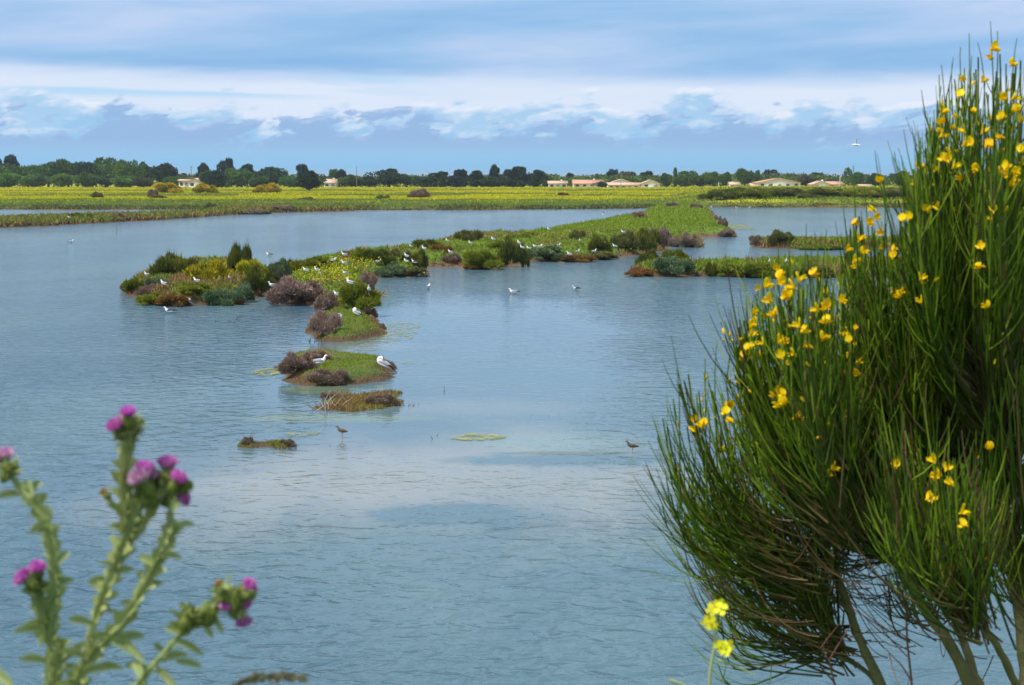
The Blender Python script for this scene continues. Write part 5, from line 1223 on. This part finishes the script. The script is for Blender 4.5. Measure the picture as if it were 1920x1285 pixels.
# ---- thistles
M['th_green'] = veg('thistle_green', [(0, (.12,.17,.045)), (.5, (.31,.375,.125)), (1, (.54,.60,.28))], .2, 0, .7)
M['th_head'] = veg('thistle_bracts', [(0, (.10,.14,.03)), (.5, (.24,.31,.07)), (1, (.5,.5,.18))], .15, 0, .7)
M['th_pink'] = veg('thistle_florets', [(0, (.50,.08,.44)), (.5, (.80,.20,.70)), (1, (.90,.55,.82))], .3, .15, .7)
M['th_pale'] = veg('pale_florets', [(0, (.5,.2,.42)), (.5, (.75,.45,.65)), (1, (.9,.75,.82))], .3, .1, .7)
M['th_rust'] = veg('withered_florets', [(0, (.3,.14,.02)), (.5, (.5,.27,.04)), (1, (.6,.4,.1))], .2, .1, .7)
def floret_mesh(mat, n=380, L=.0085, spread=.66, seed=0):
    r = np.random.default_rng(seed); a = r.random(n)*6.283; q = np.sqrt(r.random(n)); P = np.stack([np.cos(a)*q*.0038, np.sin(a)*q*.0038, np.full(n, .0112)], 1)
    D = unit(np.stack([np.cos(a)*q*spread, np.sin(a)*q*spread, np.ones(n)], 1)+r.normal(0, .08, (n, 3))); V, Q = quads(P, D, unit(np.cross(D, unit(r.normal(size=(n, 3))))), L*(1.05-.35*q*q)*(.85+.25*r.random(n)), np.full(n, .0015), .85)
    return mesh_np('florets', V, Q, mat, np.repeat(r.random(n), 4))
def involucre(seed=0):
    r = np.random.default_rng(seed); mb = MB(); z = np.linspace(0, .0135, 8); rr = np.array([.0013, .0026, .0036, .0040, .0038, .0034, .0030, .0028]); mb.loft(np.stack([0*z, 0*z, z], 1), rr, rr, 10, .35, fwd=np.array([0, 1., 0]))
    n = 110; a = r.random(n)*6.283; t = r.random(n); zz = t*.012; rad = np.interp(zz, z, rr); P = np.stack([np.cos(a)*rad, np.sin(a)*rad, zz], 1); D = unit(np.stack([np.cos(a), np.sin(a), 1.1+r.normal(0, .3, n)], 1)); V, Q = quads(P, D, unit(np.cross(D, [0, 0, 1.])), .0025+.0025*r.random(n), np.full(n, .0014), .35)
    mb.add(V, Q, None, np.repeat(r.uniform(.2, 1, n), 4)); return mb.mesh('bracts', M['th_head'])
INV = [involucre(i) for i in range(3)]; FLO = {'pink': [floret_mesh(M['th_pink'], seed=i) for i in range(2)], 'pale': [floret_mesh(M['th_pale'], 380, .0095, .95, 5)], 'rust': [floret_mesh(M['th_rust'], 120, .006, .2, 6)], 'bud': [floret_mesh(M['th_head'], 60, .004, .2, 7)]}
def thistle(label, stems, heads, leaves, Y):
    g_px, g_py = stems[0][0][0][:2]
    b = atda(g_px, g_py, Y); gz_ = float(bank_h(np.array([b[0]]), np.array([Y]))[0]); e = empty('thistle', (b[0], Y, gz_)); off = np.array([b[0], Y, gz_]); tag(e, label, 'thistle')
    sm = MB(); lm = []
    for si, (pts, r0, r1) in enumerate(stems):
        P = np.array([atda(p[0], p[1], Y+(p[2] if len(p) > 2 else 0)) for p in pts])
        if pts[0][1] >= 1280: P = np.vstack([[P[0, 0]+.01, Y, gz_-.02], [P[0, 0]+.006, Y, (gz_+P[0, 2])/2], P])
        n = len(P); dl = np.concatenate([[0], np.cumsum(np.linalg.norm(np.diff(P, axis=0), axis=1))]); k = max(int(dl[-1]/.004), 8); s = np.linspace(0, dl[-1], k)
        C_ = np.stack([np.interp(s, dl, P[:, i]) for i in range(3)], 1)
        for _ in range(30): C_[1:-1] = (C_[:-2]+2*C_[1:-1]+C_[2:])/4
        rad = np.linspace(r0, r1, k)*.72; lowf = fbm(np.arange(k)*.07+si*9.1, np.zeros(k)+Y*40, 55, 3); mb = MB(); mb.tubes((C_-off)[None], rad[None], 8, .62)
        # spiny wings running down the stem
        T_ = unit(np.gradient(C_, axis=0)); A_ = unit(np.cross(T_, [0, 1., 0])); B_ = np.cross(T_, A_)
        for w_ in range(5):
            an = w_*1.257+np.linspace(0, 2.5, k); O_ = A_*np.cos(an)[:, None]+B_*np.sin(an)[:, None]
            wv = (.0010+.0060*np.abs(np.sin(np.arange(k)*.9+w_)))*(rng.uniform(.3, 1.5, k))*np.clip((lowf-.30)*3.6, .15, 1.7)
            V = np.concatenate([C_+O_*rad[:, None]*.7, C_+O_*(rad+wv)[:, None]+T_*wv[:, None]*.5])-off; i_ = np.arange(k-1)
            mb.add(V, np.stack([i_, i_+1, i_+1+k, i_+k], 1), None, np.concatenate([np.full(k, .5), np.clip(.65+rng.normal(0, .2, k), 0, 1)]))
            nn = int(k*.8); ii = rng.integers(0, k, nn); D = unit(O_[ii]+T_[ii]*.5+rng.normal(0, .3, (nn, 3))); V, Q = quads(C_[ii]+O_[ii]*(rad[ii]+wv[ii]*.6)[:, None]-off, D, unit(np.cross(D, T_[ii])), rng.uniform(.003, .009, nn), np.full(nn, .0016), .2); mb.add(V, Q, None, .95)
        link('stem', mb.mesh('stem', M['th_green'], False), e)
    def leaf(px, py, ang, L, up=.5):
        p = atda(px, py, Y+rng.uniform(-.01, .01)); a = R(ang); D = np.array([math.cos(a), rng.normal(0, .35), math.sin(a)]); D = unit(D); S = unit(np.cross(D, [0, 1., .35])); N = np.cross(D, S); mb = MB(); L = L*.55; k = 15; V = []
        for j in range(k):
            t = j/(k-1); w = L*.24*math.sin(math.pi*min(1, .12+.88*t))**.7*(1.25 if j % 2 else .45); c_ = p+D*L*t+np.array([0, 0, -L*.35*t*t]); fold = N*w*.35
            V += [c_+S*w+fold+D*w*.5, c_, c_-S*w+fold+D*w*.5]
        Q = [[j*3+q, j*3+q+1, j*3+q+4, j*3+q+3] for j in range(k-1) for q in range(2)]; mb.add(np.array(V)-off, Q, None, np.tile([.85, .4, .85], k)); link('leaf', mb.mesh('leaf', M['th_green']), e)
    for l in leaves: leaf(*l)
    for (hx, hy, kind, ang, sc) in heads:
        # (hx,hy) = the middle of the floret tuft; the involucre sits below along the axis
        a = R(ang); ax = Vector((math.cos(a), rng.uniform(-.5, .1), math.sin(a))).normalized(); q = ax.to_track_quat('Z', 'Y'); p = atda(hx, hy, Y+rng.uniform(-.012, .012))-off; he = empty('flower_head'); he.parent = e
        he.location = Vector(p)-ax*.017*sc; he.rotation_mode = 'QUATERNION'; he.rotation_quaternion = q; he.scale = (sc*1.0,)*3
        link('bracts', INV[int(hx) % 3], he); link('florets', FLO[kind][int(hy) % len(FLO[kind])], he)
thistle('left thistle, tall, with one head at the picture edge and two pink heads lower down',
 [([(89,1285),(91,1206),(100,1143),(103,1058),(100,1003),(74,948),(38,918),(12,893),(6,868)], .0045, .0032), ([(91,1206),(80,1160),(70,1110),(60,1092)], .0032, .0022), ([(66,1105),(72,1085),(71,1072)], .002, .0016), ([(60,1092),(50,1088),(44,1083)], .002, .0016), ([(12,893),(22,880),(30,866)], .0022, .0016), ([(95,1285),(112,1230),(118,1200)], .003, .002)],
 [(6,848,'pale',95,1.15),(70,1060,'pink',80,1.05),(37,1079,'pink',140,1.2),(32,868,'bud',55,1.),(60,1088,'bud',100,1.),(75,1085,'bud',60,1.),(15,872,'bud',70,1.)],
 [(100,1100,40,.045),(95,1170,150,.045),(104,1060,60,.04),(74,950,70,.04),(60,935,110,.045),(40,925,170,.04),(100,1000,150,.04),(92,1210,30,.04),(85,1180,160,.05),(55,925,60,.035),(90,975,200,.03),(66,1120,120,.03),(72,1110,60,.03),(90,1240,150,.05),(100,1260,30,.04),(25,1285,140,.06)], 1.20)
thistle('middle thistle, tallest, branching into a dense cluster of purple heads',
 [([(150,1285),(165,1200),(190,1122),(212,1071),(237,1003),(256,945),(262,915)], .0048, .003), ([(237,1000),(240,970),(229,915),(236,850),(240,822)], .0028, .0022), ([(214,1068),(250,1005),(285,960),(300,925),(310,890)], .003, .0022), ([(180,1220),(204,1198),(235,1160),(271,1105),(293,1054),(318,1010),(322,960),(320,930)], .004, .0026),
  ([(240,822),(228,812),(217,803)], .002, .0016), ([(240,822),(240,800),(239,786)], .002, .0016), ([(240,822),(252,805),(260,792)], .002, .0016), ([(237,977),(215,950),(192,920)], .0024, .0018), ([(300,925),(322,905),(334,897)], .002, .0016), ([(320,930),(338,932),(345,932)], .002, .0016), ([(262,915),(262,900),(262,893)], .002, .0016), ([(135,1285),(160,1240),(185,1210)], .003, .002)],
 [(239,768,'pink',92,1.05),(213,793,'pink',110,1.1),(265,780,'bud',60,1.3),(314,862,'pink',88,1.3),(337,891,'pink',60,1.1),(303,922,'pink',100,1.),(349,931,'pink',20,1.1),(260,888,'pale',120,1.5),(272,870,'pink',85,1.15),(278,885,'pale',75,1.1),(358,902,'bud',45,1.1),(290,880,'bud',90,1.2),(300,895,'bud',95,1.2),(322,915,'bud',60,1.2),(280,912,'bud',100,1.2),(262,915,'bud',120,1.2),(245,805,'bud',80,1.2),(228,805,'bud',110,1.2),(190,918,'rust',130,.7)],
 [(205,1085,170,.035),(210,1075,30,.04),(200,1100,60,.04),(196,1110,140,.04),(222,1045,60,.04),(215,1060,130,.035),(240,995,150,.035),(230,1010,40,.03),(250,960,60,.035),(185,1140,20,.04),(175,1170,150,.045),(170,1200,40,.05),(160,1230,140,.05),(205,1198,-10,.055),(230,1200,-15,.05),(215,1200,20,.05),(270,1105,40,.04),(275,1095,120,.035),(293,1060,140,.04),(296,1045,50,.04),(318,1010,60,.045),(322,1000,120,.035),(330,985,20,.03),(322,960,70,.03),(300,1040,10,.035),(250,1130,140,.03),(180,1210,170,.04),(155,1260,30,.05),(262,940,170,.03),(270,930,30,.035),(290,935,50,.03),(310,935,80,.03),(242,830,30,.02),(236,835,150,.02),(229,920,140,.02),(150,1280,150,.05),(185,1250,20,.045)], 1.20)
thistle('right thistle, leaning toward the open water with a nodding head cluster',
 [([(250,1285),(272,1262),(297,1240),(331,1198),(360,1164),(394,1143),(425,1128),(440,1118)], .0042, .0026), ([(340,1190),(350,1165),(353,1145)], .0024, .0018), ([(440,1118),(455,1108),(464,1100)], .002, .0016), ([(440,1118),(452,1122),(458,1124)], .002, .0016), ([(440,1118),(445,1140),(454,1158)], .002, .0016), ([(425,1128),(416,1108),(413,1098)], .002, .0016)],
 [(471,1096,'pink',35,1.05),(464,1126,'pink',5,1.1),(423,1139,'pink',260,.95),(458,1169,'pink',290,1.1),(411,1089,'rust',95,.9),(480,1112,'bud',20,1.),(440,1100,'bud',90,1.3),(430,1115,'bud',110,1.4),(450,1115,'bud',60,1.3),(445,1140,'bud',300,1.3),(352,1136,'bud',95,1.4),(360,1145,'bud',60,1.2),(435,1128,'bud',200,1.4),(425,1108,'bud',80,1.3),(400,1140,'bud',60,1.3),(388,1145,'bud',40,1.3)],
 [(300,1238,30,.05),(310,1225,140,.035),(330,1200,-10,.045),(340,1190,140,.035),(360,1165,20,.03),(375,1155,-60,.035),(390,1145,60,.03),(395,1150,-50,.03),(280,1255,150,.045),(290,1250,-20,.05),(265,1270,110,.04),(353,1150,120,.03),(420,1130,80,.025),(425,1130,-60,.025),(330,1240,0,.04)], 1.20)
# ---- mustard flower and dry grass
def mustard():
    Y = 1.75; b = atda(1321, 1290, Y); gz_ = float(bank_h(np.array([b[0]]), np.array([Y]))[0]); off = np.array([b[0], Y, gz_]); e = empty('mustard_plant', tuple(off)); tag(e, 'slender yellow mustard stem in front of the broom', 'wild flower')
    def tube(pts, r0, r1, nm):
        P = np.array([atda(x, y, Y) for x, y in pts]) if not isinstance(pts, np.ndarray) else pts
        t = np.linspace(0, len(P)-1, 16); C_ = np.stack([np.interp(t, range(len(P)), P[:, i]) for i in range(3)], 1)
        for _ in range(3): C_[1:-1] = (C_[:-2]+2*C_[1:-1]+C_[2:])/4
        mb = MB(); mb.tubes((C_-off)[None], np.linspace(r0, r1, 16)[None], 6, .7); link(nm, mb.mesh(nm, M['th_green'], True), e)
    tube(np.vstack([off, (off+b)/2+[.02, 0, 0], atda(1321, 1285, Y), atda(1336, 1240, Y), atda(1342, 1200, Y), atda(1341, 1165, Y), atda(1345, 1145, Y)]), .0026, .0014, 'stem')
    tube([(1340,1195),(1350,1215),(1357,1218)], .001, .0008, 'stalk'); tube([(1341,1180),(1335,1175),(1330,1170)], .001, .0008, 'stalk'); tube([(1345,1238),(1375,1247),(1415,1266)], .0022, .0008, 'seed_pod'); tube([(1255,1275),(1285,1285),(1300,1300)], .002, .001, 'seed_pod')
    for (x, y, rr) in [(1340,1138,1),(1352,1142,1),(1334,1145,.8),(1350,1133,.9),(1332,1168,1),(1326,1165,.9),(1338,1174,.8),(1358,1214,1),(1366,1210,.9),(1350,1212,.9),(1360,1222,.8)]:
        mb = MB()
        for k in range(4):
            a = k*math.pi/2+rng.normal(0, .1); n = 6; V = [(0, 0, 0)]+[(math.cos(a+s)*(.0075+.002*math.cos(s*2.5)), math.sin(a+s)*(.0075+.002*math.cos(s*2.5)), .0012*abs(s)) for s in np.linspace(-.62, .62, n)]
            mb.add(V, None, [[0, i, i+1] for i in range(1, n)], .95)
        mb.tubes([[(0, 0, -.004), (0, 0, .0), (0, 0, .003)]], [[.001, .0015, .001]], 5, .5)
        o = link('flower', mb.mesh('mustard_flower', M['mustard']), e, Vector(atda(x, y, Y+rng.uniform(-.008, .008))-off)); o.rotation_euler = (R(rng.uniform(40, 110)), R(rng.uniform(-40, 40)), 0); o.scale = (rr,)*3
M['mustard'] = veg('mustard_petals', [(0, (.6,.55,.0)), (.5, (.72,.7,.02)), (1, (.86,.84,.03))], .35, 0, .5)
mustard()
M['straw'] = veg('dry_grass', [(0, (.25,.20,.09)), (.5, (.42,.35,.19)), (1, (.6,.52,.33))], .3, 0)
Y = 1.25; P = np.array([atda(x, y, Y) for x, y in [(395,1300),(415,1284),(449,1266),(492,1256),(534,1261),(568,1273)]]); gz_ = float(bank_h(np.array([P[0, 0]]), np.array([Y]))[0]); off = np.array([P[0, 0]-.03, Y, gz_]); P = np.vstack([off, off+[-.01, 0, .9], P])
dl = np.concatenate([[0], np.cumsum(np.linalg.norm(np.diff(P, axis=0), axis=1))]); t = np.linspace(0, dl[-1], 160); C_ = np.stack([np.interp(t, dl, P[:, i]) for i in range(3)], 1)
for _ in range(20): C_[1:-1] = (C_[:-2]+2*C_[1:-1]+C_[2:])/4
e = empty('grass_stalk', tuple(off)); tag(e, 'drooping dry grass ear arching in at the bottom edge', 'grass stalk')
mb = MB(); mb.tubes((C_-off)[None], np.linspace(.0012, .0008, 160)[None], 5, .5); link('stalk', mb.mesh('stalk', M['straw'], True), e)
n = 900; q_ = rng.uniform(138, 158.9, n); ii = q_.astype(int); fr = (q_-ii)[:, None]; D = unit(np.gradient(C_, axis=0)[ii]*200+rng.normal(0, .5, (n, 3))); V, Q = quads(C_[ii]*(1-fr)+C_[ii+1]*fr+rng.normal(0, .001, (n, 3))-off, D, sides_of(D, n), rng.uniform(.004, .011, n), np.full(n, .0032), .4); mb = MB(); mb.add(V, Q, None, np.repeat(rng.random(n), 4)); link('ear', mb.mesh('ear', M['straw']), e)

# ------------------------------------------------------------------ air
hm = bpy.data.materials.new('haze'); hm.use_nodes = True; hm.node_tree.nodes.clear(); hg = G(hm.node_tree)
ho = hg.n('ShaderNodeOutputMaterial'); hv = hg.n('ShaderNodeVolumePrincipled'); hv.inputs['Color'].default_value = (.80,.90,1,1); hv.inputs['Density'].default_value = .00012; hv.inputs['Anisotropy'].default_value = .3
hm.node_tree.links.new(hv.outputs[0], ho.inputs['Volume'])
hb = MB(); hb.box((0, 4300, 9.), (19000, 9800, 24.)); ho_ = link('haze', hb.mesh('haze', hm)); tag(ho_, 'thin bluish air over the lagoon and the plain', 'haze', kind='stuff')
